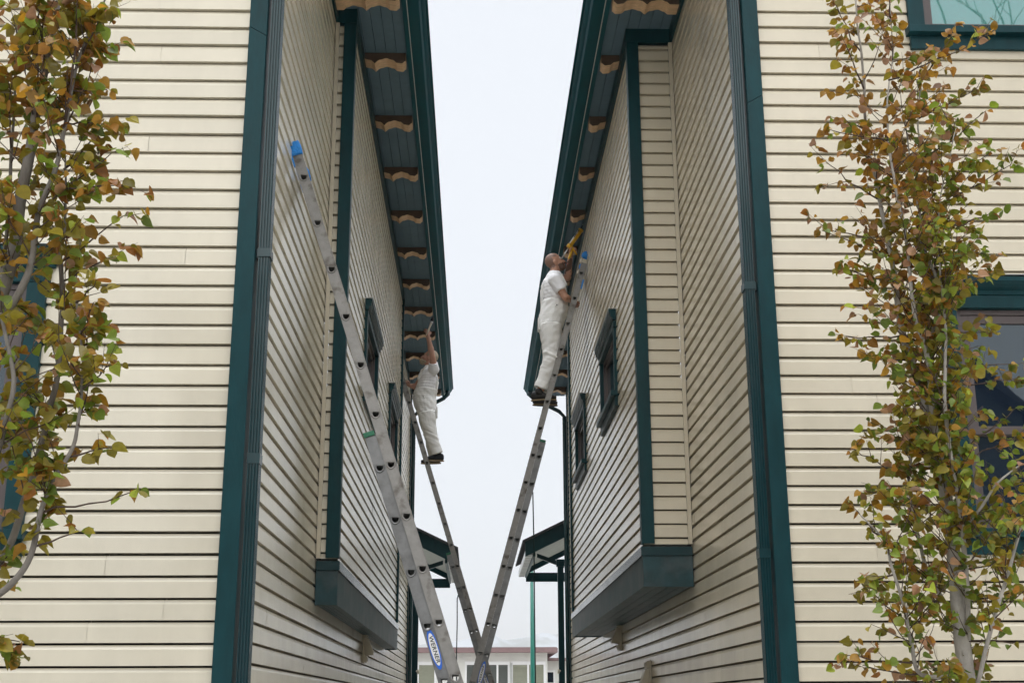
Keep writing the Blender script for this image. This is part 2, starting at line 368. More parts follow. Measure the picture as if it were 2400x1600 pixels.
def house(s, P):
    """s = -1 left, +1 right; s*X grows away from the gap"""
    XW, XB, DF, Y0, Y1, YE = P['XW'], P['XB'], P['DF'], P['Y0'], P['Y1'], P['YE']
    SD = P['mat']; ZS = P['ZS']; ZL, ZK = P['ledge'], P['skirt']
    g = -s                                    # outward (towards the gap) direction in X
    root = empty('clapboard_house', (XW + s * 2.5, DF + 3, 0), P['label'], 'house', 'clapboard houses either side of the gap')
    ph = P['phase']
    xo = XW + s * 5.2
    # --- front wall
    holes = []
    for (u0, u1, z0, z1, *_r2) in P['fwin']:
        a = sorted((abs(u0 - XW), abs(u1 - XW))); holes.append((a[0] + .04, a[1] - .04, z0 - .06, z1 + .03))
    A, B = (XW + s * .02, DF), (xo, DF)
    siding('front_wall', SD, A, B, .12, ZS, (0, -1), ph, root, [(h[0] - .02, h[1] - .02, h[2], h[3]) for h in holes])
    for (u0, u1, z0, z1, gl) in P['fwin']:
        lo, hi = min(u0, u1), max(u0, u1)
        window(root, (0, DF), (1, 0), (0, -1), lo, hi, z0, z1, 'front', gl)
    # --- gap wall (in front of the bay, under it, and behind it)
    siding('side_wall', SD, (XW, DF + .09), (XW, YE), .12, ZS, (g, 0), ph + .03, root, [(Y0 - DF - .09 + .08, Y1 - DF - .09 - .08, ZK + .06, ZS + .1)])
    # --- corner boards at the street corner
    b = MB()
    zj = P['joint']; tl = .055
    fx0, fx1 = XW + s * .079, XW - s * .013
    def board(za, zb, zc, zd):                # front board with slanted scarf ends
        b.hexa([(fx0, DF - .02, za), (fx1, DF - .02, zb), (fx1, DF + .01, zb), (fx0, DF + .01, za), (fx0, DF - .02, zc), (fx1, DF - .02, zd), (fx1, DF + .01, zd), (fx0, DF + .01, zc)])
    board(.1, .1, zj, zj - tl); board(zj + .0025, zj - tl + .0025, ZS, ZS)
    b.box(XW - s * .0128, XW + s * .01, DF + .0105, DF + .1, .1, ZS)
    b.build('corner_board', TEAL, root, bevel=.002)
    # --- street downspout (ribbed) with strap
    b = MB()
    sx0, sx1 = XW - s * .027, XW - s * .083; sy0, sy1 = DF + .004, DF + .078
    poly = []
    def rib(t): return .0045 * (1 if (t * 4) % 1 > .62 else 0)
    for i in range(25):
        t = i / 24; poly.append((sx0 + (sx1 - sx0) * t, sy0 + rib(t), .35))
    for i in range(1, 25):
        t = i / 24; poly.append((sx1 + s * rib(t) * .6, sy0 + (sy1 - sy0) * t, .35))
    poly.append((sx0, sy1, .35))
    b.prism(poly, (0, 0, ZS - .4))
    dsp = b.build('downspout', TEALM, root)
    b = MB(); zs = P['strap']
    b.box(sx0 - s * -.004, sx1 - s * .005, sy0 - .005, sy0 - .001, zs - .022, zs + .022)
    b.box(sx1 - s * .001, sx1 - s * .005, sy0 - .001, sy1 + .005, zs - .022, zs + .022)
    b.box(sx0 + s * .004, XW - s * .013, sy0 + .02, sy1, zs - .022, zs + .022)
    b.build('strap', TEALM, dsp)
    b = MB(); b.box(sx0 - s * -.003, sx1 - s * .003, sy0 - .003, sy1 + .003, P['spj'], P['spj'] + .05); b.build('coupling', TEALM, dsp)
    # --- bay
    bay = empty('bay', (XB, (Y0 + Y1) / 2, ZK)); bay.parent = root
    bp = []
    Yc0, Yc1 = Y0 - .018, Y1 + .018
    xc = XB - s * .016                          # face of the corner boards on the gap side
    zt = ZS - .125
    ret = siding('return_wall', SD, (XW - s * .03, Y0), (XB, Y0), ZL + .020, zt, (0, -1), ph + .05, None); bp.append(ret)
    bwin = P['bwin']
    hs = [(a - Y0 + .03, b_ - Y0 - .03, z0 - .05, z1 + .03) for a, b_, z0, z1 in bwin]
    fc = siding('bay_wall', SD, (XB, Y0), (XB, Y1), ZL + .020, zt, (g, 0), ph + .05, None, hs); bp.append(fc)
    bk = siding('back_wall', SD, (XB, Y1), (XW - s * .0, Y1), ZL + .020, zt, (0, 1), ph + .05, None); bp.append(bk)
    b = MB()
    b.box(XB + s * .078, xc, Yc0, Y0 + .01, ZL + .024, zt - .002); b.box(XB + s * .012, xc, Y0 + .0105, Y0 + .075, ZL + .024, zt - .002)
    bp.append(b.build('corner_board', TEAL, None, bevel=.002))
    b = MB(); b.box(XB + s * .078, xc, Y1 - .01, Yc1, ZL + .024, zt - .002); b.box(XB + s * .012, XB - s * .022, Y1 - .11, Y1 - .0105, ZL + .024, zt - .002)
    bp.append(b.build('corner_board', TEAL, None, bevel=.002))
    b = MB()                                    # frieze under the soffit
    b.box(XW - s * .002, xc - s * .004, Yc0 - .004, Y0 + .01, zt, ZS - .004); bp.append(b.build('frieze_board', TEAL, None)); b = MB(); b.box(XB + s * .012, xc - s * .004, Y0 + .0105, Y1 + .02, zt, ZS - .004)
    bp.append(b.build('frieze_board', TEAL, None))
    b = MB()                                    # inside corner bead
    b.box(XW - s * .002, XW - s * .030, Y0 - .026, Y0 - .001, ZL + .020, zt - .002)
    bp.append(b.build('corner_bead', BEAD, None))
    b = MB()                                    # drip ledge and skirt
    b.box(XW - s * .004, xc - s * .010, Y0 - .03, Y1 + .02, ZL - .065, ZL)
    bp.append(b.build('drip_ledge', TEALM, None, bevel=.003))
    b = MB()
    ym = Y0 + (Y1 - Y0) * .45
    b.box(XW - s * .004, xc + s * .003, Y0 - .017, Y0 + .02, ZK, ZL - .066)
    b.box(xc + s * .003, xc + s * .03, Y0 + .0205, ym - .001, ZK, ZL - .066); b.box(xc + s * .003, xc + s * .03, ym + .001, Y1, ZK, ZL - .066)
    b.box(XW - s * .004, xc + s * .003, Y1 + .0005, Y1 + .02, ZK, ZL - .066)
    bp.append(b.build('skirt_board', SKIRT, None, bevel=.0015))
    b = MB(); wd = abs(xc + s * .03 - XW) - .002; nb = 4
    for i in range(nb):
        x0 = XW - s * (.001 + wd * i / nb); x1 = XW - s * (.001 + wd * (i + 1) / nb - .006)
        b.box(x0, x1, Y0 + .021, Y1 - .001, ZK + .012, ZK + .03)
    b.box(XW, xc + s * .031, Y0 + .022, Y1 - .002, ZK + .0305, ZK + .05)
    bp.append(b.build('bay_soffit', TEAL, None))
    for o in bp:
        o.parent = bay; o.matrix_parent_inverse = Matrix.Translation(-bay.location)
    for a, b_, z0, z1 in bwin:
        window(root, (XB, 0), (0, 1), (g, 0), a, b_, z0, z1, 'bay', GLASS)
    # --- eaves: soffit boards, brackets, fascia, gutter
    XF = P['XF']                                # inner face of the fascia
    YA, YZ = DF - .3, 22.25
    b = MB(); wd = abs(XF - XW); nb = max(4, round(wd / .088))
    for i in range(nb):
        x0 = XW - s * (wd * i / nb + (.0 if i == 0 else .003)); x1 = XW - s * (wd * (i + 1) / nb - .003)
        b.box(x0, x1, YA, YZ, ZS, ZS + .02)
    b.box(XW + s * .3, XF, YA + .001, YZ - .001, ZS + .0205, ZS + .035)
    b.build('soffit', SOFFIT, root)
    b = MB(); b.box(XW - s * .002, XW - s * .02, DF + .11, Y0 - .04, ZS - .13, ZS - .004); b.build('frieze_board', TEAL, root); b = MB(); b.box(XW - s * .002, XW - s * .02, Y1 + .03, YE, ZS - .13, ZS - .004)
    b.build('frieze_board', TEAL, root)
    b = MB(); b.box(XF, XF - s * .036, YA, YZ, ZS - .035, ZS + .2); b.build('fascia', GUTTERM, root, bevel=.003)
    b = MB(); b.box(XF - s * .037, XF - s * .043, YA, YZ, ZS - .028, ZS - .020); b.build('drip_edge', GALV, root)
    gx = XF - s * .0375
    b = MB(); pr = gutter_prof(); zg = ZS + .004
    outer = [(gx - s * u_, YA + .02, zg + h) for u_, h in pr]
    vo = [[b.bm.verts.new((x, y_, z)) for x, _, z in outer] for y_ in (YA + .02, YZ - .01)]
    for i in range(len(outer) - 1):
        b.bm.faces.new((vo[0][i], vo[0][i + 1], vo[1][i + 1], vo[1][i]))
    for y_ in (YA + .018, YZ - .008):           # end caps
        b.prism([(x, y_, z) for x, _, z in outer], (0, .002 if y_ > 10 else -.002, 0))
    go = b.build('gutter', GUTTERM, root, recalc=False); sl = go.modifiers.new('t', 'SOLIDIFY'); sl.thickness = .0025; sl.offset = 0
    # brackets: scalloped timber across the soffit
    def bracket(Yb, xin):
        prof = []
        xo_ = XF + s * .012; Lb = abs(xo_ - xin); H = .09
        # from the outer end: blunt nose, long scallop, cusp, second scallop, flat
        ctl = [(0, .075), (.03, .098), (.07, .093), (.11, .066), (.165, .052), (.215, .066), (.258, .102), (.259, .102), (.30, .068), (.364, .054), (.41, .072), (.44, .096), (.70, .096)]
        def seg(t):                             # depth below the soffit by distance from the outer end
            for (t0, d0), (t1, d1) in zip(ctl, ctl[1:]):
                if t0 <= t <= t1:
                    k = (t - t0) / (t1 - t0); 
                    return d0 + (d1 - d0) * (k * k * (3 - 2 * k) if t1 not in (.258, .30) else (k ** 1.6 if t1 == .258 else 1 - (1 - k) ** 1.6))
        nS = 60
        pts = [(xo_ + s * Lb * i / nS, seg(Lb * i / nS)) for i in range(nS + 1)]
        poly = [(x, Yb, ZS - dz) for x, dz in pts] + [(xin, Yb, ZS - .001), (xo_, Yb, ZS - .001)]
        bb = MB(); bb.prism(poly, (0, .15, 0), 0, caps=True)
        for f in bb.bm.faces:
            f.material_index = 1 if abs(f.calc_center_median().y - Yb) < .001 or abs(f.calc_center_median().y - Yb - .15) < .001 else 0
        bb.build('bracket', [WOOD, STAIN], root)
    for Yb in P['brk']:
        inside = Y0 - .1 < Yb < Y1 + .1
        bracket(Yb, (xc - s * .006) if inside else XW - s * .022)
    # roof above
    b = MB(); ex = XF - s * .10; rx = XW + s * 3.6; rz = ZS + .21 + abs(rx - ex) * .55
    b.hexa([(ex, YA, ZS + .2), (rx, YA, rz), (rx, YZ, rz), (ex, YZ, ZS + .2), (ex, YA, ZS + .235), (rx, YA, rz + .035), (rx, YZ, rz + .035), (ex, YZ, ZS + .235)])
    b.hexa([(rx, YA, rz), (rx + s * 3.6, YA, rz - 2), (rx + s * 3.6, YZ, rz - 2), (rx, YZ, rz), (rx, YA, rz + .035), (rx + s * 3.6, YA, rz - 2 + .035), (rx + s * 3.6, YZ, rz - 2 + .035), (rx, YZ, rz + .035)])
    b.build('roof', SHINGLE, root)
    b = MB(); b.box(xo, xo - s * .05, DF + .06, YE, .1, ZS + .3); b.box(XW + s * .06, xo - s * .06, YE - .06, YE, .1, ZS); b.build('rear_wall', SD, root)
    at_ = bpy.data.objects[root.children[-1].name].data.attributes.new('tone', 'FLOAT_COLOR', 'FACE')
    for q in at_.data: q.color = (1, 1, 1, 1)
    # far corner board, rear downspout with elbow
    b = MB(); b.box(XW + s * .03, XW - s * .016, YE - .09, YE + .02, .1, ZS - .14); b.build('corner_board', TEAL, root)
    b = MB(); xr_ = XW - s * .052; yr_ = YE - .05
    gxm = gx - s * .06
    pts = [(gxm, YE + .15, ZS + .01), (gxm, YE + .15, ZS - .07), (gxm + (xr_ - gxm) * .12, YE + .13, ZS - .14), (gxm + (xr_ - gxm) * .85, yr_ + .02, ZS - .40), (xr_, yr_, ZS - .50), (xr_, yr_, 3.0), (xr_, yr_, .3)]
    b.tube(pts, .034, 10); b.build('downspout', TEALM, root)
    # dryer vents under the bay
    for (px, py, hh) in P['vents']:
        c = atX(px, py, XW); y_, z_ = c.y, c.z
        v = MB()
        v.box(XW - s * .001, XW - s * .016, y_ - .11, y_ + .11, z_ - .16, z_ + .16)
        vent = v.build('vent', BEAD, root, bevel=.003)
        for i in range(2):
            v = MB()
            for j in range(2):
                ya, yb = y_ - .098 + .1 * j, y_ - .006 + .1 * j
                za = z_ + (.092 if i == 0 else -.155); zb = za + .062
                v.box(XW - s * .017, XW - s * .038, ya, ya + .008, za, zb); v.box(XW - s * .017, XW - s * .038, yb - .008, yb, za, zb)
                v.box(XW - s * .017, XW - s * .038, ya + .008, yb - .008, za, za + .014); v.box(XW - s * .0165, XW - s * .038, ya + .008, yb - .008, zb - .01, zb)
            v.build('grille', BEAD, vent)
            v = MB(); v.box(XW - s * .0162, XW - s * .024, y_ - .088, y_ + .088, z_ + (.101 if i == 0 else -.134), z_ + (.134 if i == 0 else -.101)); v.build('opening', DARKMETAL, vent)
        v = MB()
        for y_s in (y_ - .074, y_ + .070):
            v.prism([(XW - s * .017, y_s, z_ + .075), (XW - s * .05, y_s, z_ + .072), (XW - s * .10, y_s, z_ - .05), (XW - s * .105, y_s, z_ - .078), (XW - s * .017, y_s, z_ - .088)], (0, .004, 0))
        v.hexa([(XW - s * .048, y_ - .070, z_ + .075), (XW - s * .05, y_ - .070, z_ + .072), (XW - s * .05, y_ + .070, z_ + .072), (XW - s * .048, y_ + .070, z_ + .075),
                (XW - s * .103, y_ - .070, z_ - .076), (XW - s * .106, y_ - .070, z_ - .078), (XW - s * .106, y_ + .070, z_ - .078), (XW - s * .103, y_ + .070, z_ - .076)])
        v.hexa([(XW - s * .017, y_ - .070, z_ + .078), (XW - s * .05, y_ - .070, z_ + .074), (XW - s * .05, y_ + .070, z_ + .074), (XW - s * .017, y_ + .070, z_ + .078),
                (XW - s * .017, y_ - .070, z_ + .081), (XW - s * .05, y_ - .070, z_ + .079), (XW - s * .05, y_ + .070, z_ + .079), (XW - s * .017, y_ + .070, z_ + .081)])
        v.build('hood', BEAD, vent)
    # --- rear porch roof
    pt = P['porch']; Yf, Yk = 22.4, 26.3
    e0, e1 = Vector(pt[0]), Vector(pt[1])        # (X, Z) of rake top at the eave end and at the wall
    dx = Vector((e1.x - e0.x, e1.y - e0.y)); e2 = e1 + dx * 1.4
    por = MB()
    def rk(b, ya, yb, top, bot, x0, x1, mi=0):
        b.hexa([(x0.x, ya, x0.y - bot), (x1.x, ya, x1.y - bot), (x1.x, yb, x1.y - bot), (x0.x, yb, x0.y - bot), (x0.x, ya, x0.y - top), (x1.x, ya, x1.y - top), (x1.x, yb, x1.y - top), (x0.x, yb, x0.y - top)], mi)
    rk(por, Yf - .05, Yk + .05, -.03, .012, e0 - dx.normalized() * .05, e2)
    porch = por.build('porch_roof', SHINGLE, root)
    b = MB(); rk(b, Yf, Yf + .04, .015, .27, e0, e2); b.build('rake_board', TEAL, porch, bevel=.004)
    b = MB(); rk(b, Yk - .04, Yk, .015, .27, e0 + dx.normalized() * .16, e2); b.box(e0.x + s * .16, e2.x, Yk - .039, Yk - .002, e0.y - .34, e0.y - .16); b.build('rear_rake_board', TEAL, porch)
    b = MB()
    nb = 22
    for i in range(nb):
        ya = Yf + .041 + (Yk - Yf - .082) * i / nb; yb = Yf + .041 + (Yk - Yf - .082) * (i + 1) / nb - .018
        rk(b, ya, yb, .14, .16, e0 + dx.normalized() * .2, e2)
    b.build('porch_soffit', PSOFFIT, porch)
    b = MB(); b.box(e0.x + s * .14, e0.x + s * .18, Yf + .041, Yk - .041, e0.y - .26, e0.y - .02); b.build('eave_board', TEAL, porch)
    b = MB()
    b.box(e0.x + s * .13, e0.x + s * .02, Yf + .06, Yk + .05, e0.y - .24, e0.y - .235); b.box(e0.x + s * .018, e0.x + s * .012, Yf + .06, Yk + .05, e0.y - .24, e0.y - .13)
    for i in range(14):
        y_ = Yf + .2 + i * .27; b.box(e0.x + s * .125, e0.x + s * .022, y_, y_ + .05, e0.y - .252, e0.y - .2405)
    b.build('porch_gutter', GALV, porch)
    b = MB(); zq = e0.y - .27
    b.hexa([(e0.x + s * .22, Yf + .3, zq + .02), (e0.x + s * .22, Yf + .38, zq + .02), (XW - s * .02, Yf + .38, zq - .16), (XW - s * .02, Yf + .3, zq - .16),
            (e0.x + s * .22, Yf + .3, zq + .09), (e0.x + s * .22, Yf + .38, zq + .09), (XW - s * .02, Yf + .38, zq - .08), (XW - s * .02, Yf + .3, zq - .08)])
    b.build('brace', TEAL, porch)
    b = MB(); xp = XW - s * .10
    b.box(xp - s * .045, xp + s * .055, Yf + .15, Yf + .26, .1, e0.y - .30)
    b.box(xp - s * .065, xp + s * .075, Yf + .13, Yf + .28, e0.y - .42, e0.y - .30)
    b.build('post', TEAL, porch, bevel=.004)
    b = MB(); b.tube([(xp - s * .04, Yf - .02, 2.18), (xp - s * .065, Yf - .05, 2.2), (xp - s * .068, Yf - .06, 2.14)], .018, 8); b.build('hose_hook', BEAD, porch)
    adopt(root)
    return root

LP = dict(XW=-1.115, XB=-.971, DF=6.077, Y0=9.12, Y1=16.35, YE=21.75, mat=SIDING, ZS=6.92, ledge=2.585, skirt=2.283, phase=5.140 - 40 * EXP,
          joint=5.03, strap=3.785, spj=2.72, XF=-.593, brk=[8.81] + [9.81 + 1.195 * i for i in range(11)],
          label='pale beige clapboard house at the left with taped ladder against its wall',
          fwin=[(-2.11, -3.5, 2.40, 3.69, GLASS)], bwin=[(10.80, 12.18, 4.27, 4.95), (14.06, 15.45, 4.27, 5.0)],
          vents=[(852, 1514, 0)], porch=[(-.34, 4.25), (-1.115, 4.62)])
RP = dict(XW=1.585, XB=1.231, DF=6.78, Y0=9.38, Y1=16.35, YE=21.75, mat=SIDING_R, ZS=6.92, ledge=2.716, skirt=2.43, phase=5.583 - 40 * EXP,
          joint=5.02, strap=3.86, spj=2.35, XF=1.043, brk=[8.82] + [9.81 + 1.176 * i for i in range(11)],
          label='tan clapboard house at the right with two large windows facing the street',
          fwin=[(2.578, 4.1, 2.50, 3.80, GLASS), (2.567, 4.1, 5.465, 6.55, GLASST)], bwin=[(10.82, 12.15, 4.24, 4.87), (14.02, 15.35, 4.24, 4.88)],
          vents=[(1455, 1488, 0), (1524, 1590, 0)], porch=[(.87, 4.37), (1.585, 4.715)])
house(-1, LP)
house(1, RP)

# ------------------------------------------------------------------ ladders
def d_poly(sc=1.0, n=20):
    """D outline with its flat tread up, centred"""
    pts = [(-.0185, .011), (.0185, .011)]
    for i in range(1, n):
        a = -pi * i / n; pts.append((.0195 * cos(a) if True else 0, .004 + .024 * sin(a)))
    return [(x * sc, z * sc) for x, z in pts]

def ladder(name, label, Y0, p_top, p_bot, nstep, base_top_px, up_extra, side, mfly, mbase, sticker, wid=.40):
    """p_top, p_bot: world points of the first and last fly rung seen (nstep intervals); side=+1 leans to the right wall"""
    a = (p_top - p_bot).normalized(); step = (p_top - p_bot).length / nstep
    c = Vector((-a.z, 0, a.x)) * (1 if side > 0 else -1)   # climber side
    W = .064
    foot_s = -(p_bot.z) / a.z                              # parameter of the ground from p_bot
    root = empty(name, p_bot + a * foot_s, label, 'ladder', 'aluminium extension ladders leaning on the houses')
    def pos(s_, off): return p_bot + a * s_ + c * off
    top_s = nstep * step + up_extra
    bt = at(base_top_px[0], base_top_px[1], Y0); base_top = (bt - p_bot).dot(a)
    tilt = atan2(a.x, a.z)
    dp = d_poly()
    def hole_r(th):
        best = None
        for i in range(len(dp)):
            (x1, y1), (x2, y2) = dp[i], dp[(i + 1) % len(dp)]
            cx, cy = cos(th), sin(th); ex, ey = x2 - x1, y2 - y1; det = cx * (-ey) + ex * cy
            if abs(det) < 1e-12: continue
            t = (x1 * (-ey) + ex * y1) / det; q = (cx * y1 - cy * x1) / det
            if t > 0 and -1e-6 <= q <= 1 + 1e-6: best = t if best is None else max(best, t)
        return best or .01
    ex_c = Vector((cos(tilt), 0, -sin(tilt)))              # across the rail, in the picture's +X sense
    def rail(s0, s1, off, Yw, sign, rungs, mt):
        b = MB()
        if off: Yw += .0035 * sign
        def Q(u_, s_, y_): q = p_bot + a * s_ + c * off + ex_c * u_; return (q.x, Yw + y_, q.z)
        hc = .05
        edges = [s0]
        cells = [r_ for r_ in rungs if s0 + hc < r_ < s1 - hc]
        for yy in (0, .003 * sign):
            cur = s0
            for r_ in cells + [None]:
                e = s1 if r_ is None else r_ - hc
                if e > cur + 1e-5: b.face([Q(-W / 2, cur, yy), Q(W / 2, cur, yy), Q(W / 2, e, yy), Q(-W / 2, e, yy)])
                if r_ is None: break
                cor = [atan2(sy * hc, sx * W / 2) for sx in (1, -1) for sy in (1, -1)]
                ths = sorted(set([round(2 * pi * k / 28 - pi, 5) for k in range(28)] + [round(q, 5) for q in cor]))
                inn, ou = [], []
                for th in ths:
                    rr = hole_r(th + 0) if False else hole_r(th - tilt)
                    inn.append((rr * cos(th), rr * sin(th)))
                    k = min(W / 2 / max(1e-9, abs(cos(th))), hc / max(1e-9, abs(sin(th)))); ou.append((k * cos(th), k * sin(th)))
                m_ = len(ths)
                for i in range(m_):
                    j = (i + 1) % m_
                    b.face([Q(inn[i][0], r_ + inn[i][1], yy), Q(ou[i][0], r_ + ou[i][1], yy), Q(ou[j][0], r_ + ou[j][1], yy), Q(inn[j][0], r_ + inn[j][1], yy)])
                cur = r_ + hc
        for u0, u1 in ((-W / 2, -W / 2 + .004), (W / 2 - .004, W / 2)):
            y0_, y1_ = -.003 * sign, .024 * sign
            b.hexa([Q(u0, s0, y0_), Q(u1, s0, y0_), Q(u1, s0, y1_), Q(u0, s0, y1_), Q(u0, s1, y0_), Q(u1, s1, y0_), Q(u1, s1, y1_), Q(u0, s1, y1_)])
        return b.build('rail', mt, root, recalc=False)
    boff = -.066
    fly0 = foot_s + .55
    rf = [k * step for k in range(-16, nstep + 3) if fly0 + .1 < k * step < top_s - .09]
    kb = [k * step for k in range(-16, nstep + 3) if foot_s + .2 < k * step < base_top - .05]
    rail(fly0, top_s, 0, Y0, 1, rf, mfly); rail(fly0, top_s, 0, Y0 + wid, -1, rf, mfly)
    rail(foot_s + .03, base_top, boff, Y0, 1, kb, mbase); rail(foot_s + .03, base_top, boff, Y0 + wid, -1, kb, mbase)
    # a rung: hollow D tube with flared collars
    def rung_mesh(mt):
        b = MB()
        def ringp(sc, y_): return [(x * sc, y_, z * sc) for x, z in dp]
        b.loft([ringp(1.32, -.006), ringp(1.45, -.002), ringp(1.45, .0), ringp(1.12, .002), ringp(1.12, wid - .002), ringp(1.45, wid), ringp(1.45, wid + .002), ringp(1.32, wid + .006), ringp(.97, wid + .004), ringp(.97, -.004), ringp(1.32, -.006)], 0, cap=False, smooth=False)
        return b.build('rung', mt, root, recalc=True)
    proto = None
    for lst, off, mt in ((rf, 0, mfly), (kb, boff, mbase)):
        proto = None
        for r_ in lst:
            if proto is None: o = proto = rung_mesh(mt)
            else:
                o = proto.copy(); COL.objects.link(o); o.parent = root
            q = pos(r_, off); o.location = (q.x, Y0, q.z)
    adopt(root)
    def part(b, nm, mt, **k):
        o = b.build(nm, mt, root, **k); o.matrix_parent_inverse = Matrix.Translation(-root.location); return o
    # rubber feet
    for y_ in (Y0, Y0 + wid):
        b = MB(); q = pos(foot_s, boff); b.box(q.x - .05, q.x + .05, y_ - .03, y_ + .03, .0, .035); part(b, 'foot', BLACKP, bevel=.006)
    # green plastic end on the base section
    for y_ in (Y0 - .008, Y0 + wid - .03):
        b = MB(); e0_ = pos(base_top - .004, boff)
        b.hexa([tuple(e0_ + ex_c * u_ + a * s_ + Vector((0, y_ - Y0 + d_, 0))) for s_ in (0, .028) for u_, d_ in ((-W / 2 - .004, 0), (W / 2 - .004, 0), (W / 2 - .004, .036), (-W / 2 - .004, .036))])
        part(b, 'end_bracket', GREENP, bevel=.003)
    # maker's sticker on the base rail
    if sticker:
        sx, sy, ln, down = sticker
        q = at(sx, sy, Y0); s_c = (q - p_bot).dot(a); ctr = pos(s_c, boff) + Vector((0, -.0005, 0))
        ax = (-a if down else a); ay = Vector((0, -1, 0)).cross(ax) * 1.0
        def oval(l_, h_, dy, nm, mt):
            b = MB(); n_ = 40
            poly = []
            for i in range(n_):
                th = 2 * pi * i / n_; cx = cos(th); sx_ = sin(th)
                poly.append(ctr + ax * (l_ / 2 * (abs(cx) ** .9) * (1 if cx > 0 else -1)) + ay * (h_ / 2 * sx_) + Vector((0, dy, 0)))
            b.prism(poly, (0, -.0004, 0)); return part(b, nm, mt)
        st = oval(ln, .050, 0, 'sticker', STBLUE)
        o2 = oval(ln * .80, .039, -.0008, 'sticker_field', STWHITE); o2.parent = st; o2.matrix_parent_inverse = Matrix.Identity(4)
        cu = bpy.data.curves.new('lettering', 'FONT'); cu.body = 'WERNER'; cu.size = .040; cu.align_x = 'CENTER'; cu.align_y = 'CENTER'
        cu.offset = .0007; cu.extrude = .0002; cu.shear = .12; cu.space_character = 1.06; cu.materials.append(STBLACK)
        to0 = bpy.data.objects.new('lettering', cu); COL.objects.link(to0); dg = bpy.context.evaluated_depsgraph_get(); lm = bpy.data.meshes.new_from_object(to0.evaluated_get(dg)); bpy.data.objects.remove(to0); to = bpy.data.objects.new('lettering', lm); COL.objects.link(to)
        m_ = Matrix.Identity(4); nz = Vector((0, -1, 0)); sxk = ln * .66 / .165
        for i in range(3): m_[i][0], m_[i][1], m_[i][2], m_[i][3] = ax[i] * sxk, ay[i] * .76, nz[i], (ctr + Vector((0, -.0016, 0)))[i]
        to.parent = st; to.matrix_parent_inverse = Matrix.Identity(4); to.matrix_basis = m_
    return root, pos, top_s, a, c, ex_c, part, foot_s

YA_ = 7.2
pt_, pb_ = at(711.9, 414.9, YA_), at(1067.6, 1585.1, YA_)
ladA, posA, topA, aA, cA, exA, partA, _q = ladder('extension_ladder', 'nearest and largest ladder, leaning left with blue tape on its tip', YA_, pt_, pb_, 10, (869, 1020), .205, -1, ALUP, ALU, (1013.5, 1522, .225, True))
for y_ in (YA_ - .006, YA_ + .39):
    b = MB(); n_ = 10; rings = []
    for k, (s_, g_) in enumerate(((-.055, 1.02), (-.05, 1.10), (-.02, 1.15), (.008, 1.12), (.03, 1.0), (.034, .6))):
        q = posA(topA + s_, 0) + Vector((0, y_ - YA_ + .012, 0)); rr = []
        for i in range(16):
            th = 2 * pi * i / 16; rx, ry = .036 * g_, .021 * g_
            p = q + exA * (rx * max(-.95, min(.95, 1.25 * cos(th)))) + Vector((0, ry * max(-.95, min(.95, 1.25 * sin(th))), 0))
            p += aA * (.007 * mnoise.noise(p * 60)) + exA * (.005 * mnoise.noise(p * 45 + Vector((3, 1, 2))))
            rr.append(p)
        rings.append(rr)
    b.loft(rings); 
    q = posA(topA - .09, 0) - exA * .034
    b.hexa([tuple(q + exA * u_ + Vector((0, y_ - YA_ + d_, 0)) + aA * s_) for s_ in (-.035, .05) for u_, d_ in ((-.004, -.003), (.006, -.003), (.006, .02), (-.004, .02))])
    partA(b, 'tape_wrap', BLUE)

YC_ = 13.5
s_ = 2.904
pt_, pb_ = at(800 + 1635 / s_, 530 + 318 / s_, YC_), at(800 + 1305 / s_, 530 + 1556 / s_, YC_)
ladC, posC, topC, aC, cC, exC, partC, footC = ladder('extension_ladder', 'ladder leaning right with a blue ball on its tip, carrying the shaven man', YC_, pt_, pb_, 7, (1283, 1038), .20, 1, ALUP, ALU, (1124.6, 1577, .26, False))
for y_ in (YC_ + .01, YC_ + .40):
    b = MB(); q = posC(topC + .015, 0) + Vector((0, y_ - YC_, 0))
    b.ell(q, (.052, .045, .05)); 
    for v in b.bm.verts: v.co += v.normal * .006 * mnoise.noise(v.co * 50)
    partC(b, 'end_mitt', BLUE)
    b = MB(); q = posC(topC - .05, 0) + Vector((0, y_ - YC_ - .012, 0))
    b.hexa([tuple(q + exC * u_ + aC * s2 + Vector((0, d_, 0))) for s2 in (-.03, .02) for u_, d_ in ((-.046, 0), (.042, 0), (.046, .035), (-.055, .035))]); partC(b, 'end_cap', BEAD, bevel=.005)
b = MB(); q = posC(topC - .30, -.0) + exC * .034
b.hexa([tuple(q + exC * u_ + aC * s2 + Vector((0, d_, 0))) for s2 in (-.075, .03) for u_, d_ in ((-.004, -.004), (.014, -.004), (.014, .03), (-.004, .03))]); partC(b, 'tape_wrap', BLUE, bevel=.003)
b = MB(); q0 = at(1249, 1158, YC_ + .2); q1 = at(1255, 1600, YC_ + .2)
b.tube([posC((at(1262, 1140, YC_) - posC(0, 0)).dot(aC), -.03) + Vector((0, .2, 0)), q0 + Vector((0, 0, .02)), q0 - Vector((0, 0, .06)), q0.lerp(q1, .3) + Vector((.004, 0, 0)), q0.lerp(q1, .65), q1, Vector((q1.x + .01, q1.y, .3))], .0065, 8)
partC(b, 'rope', ROPE)

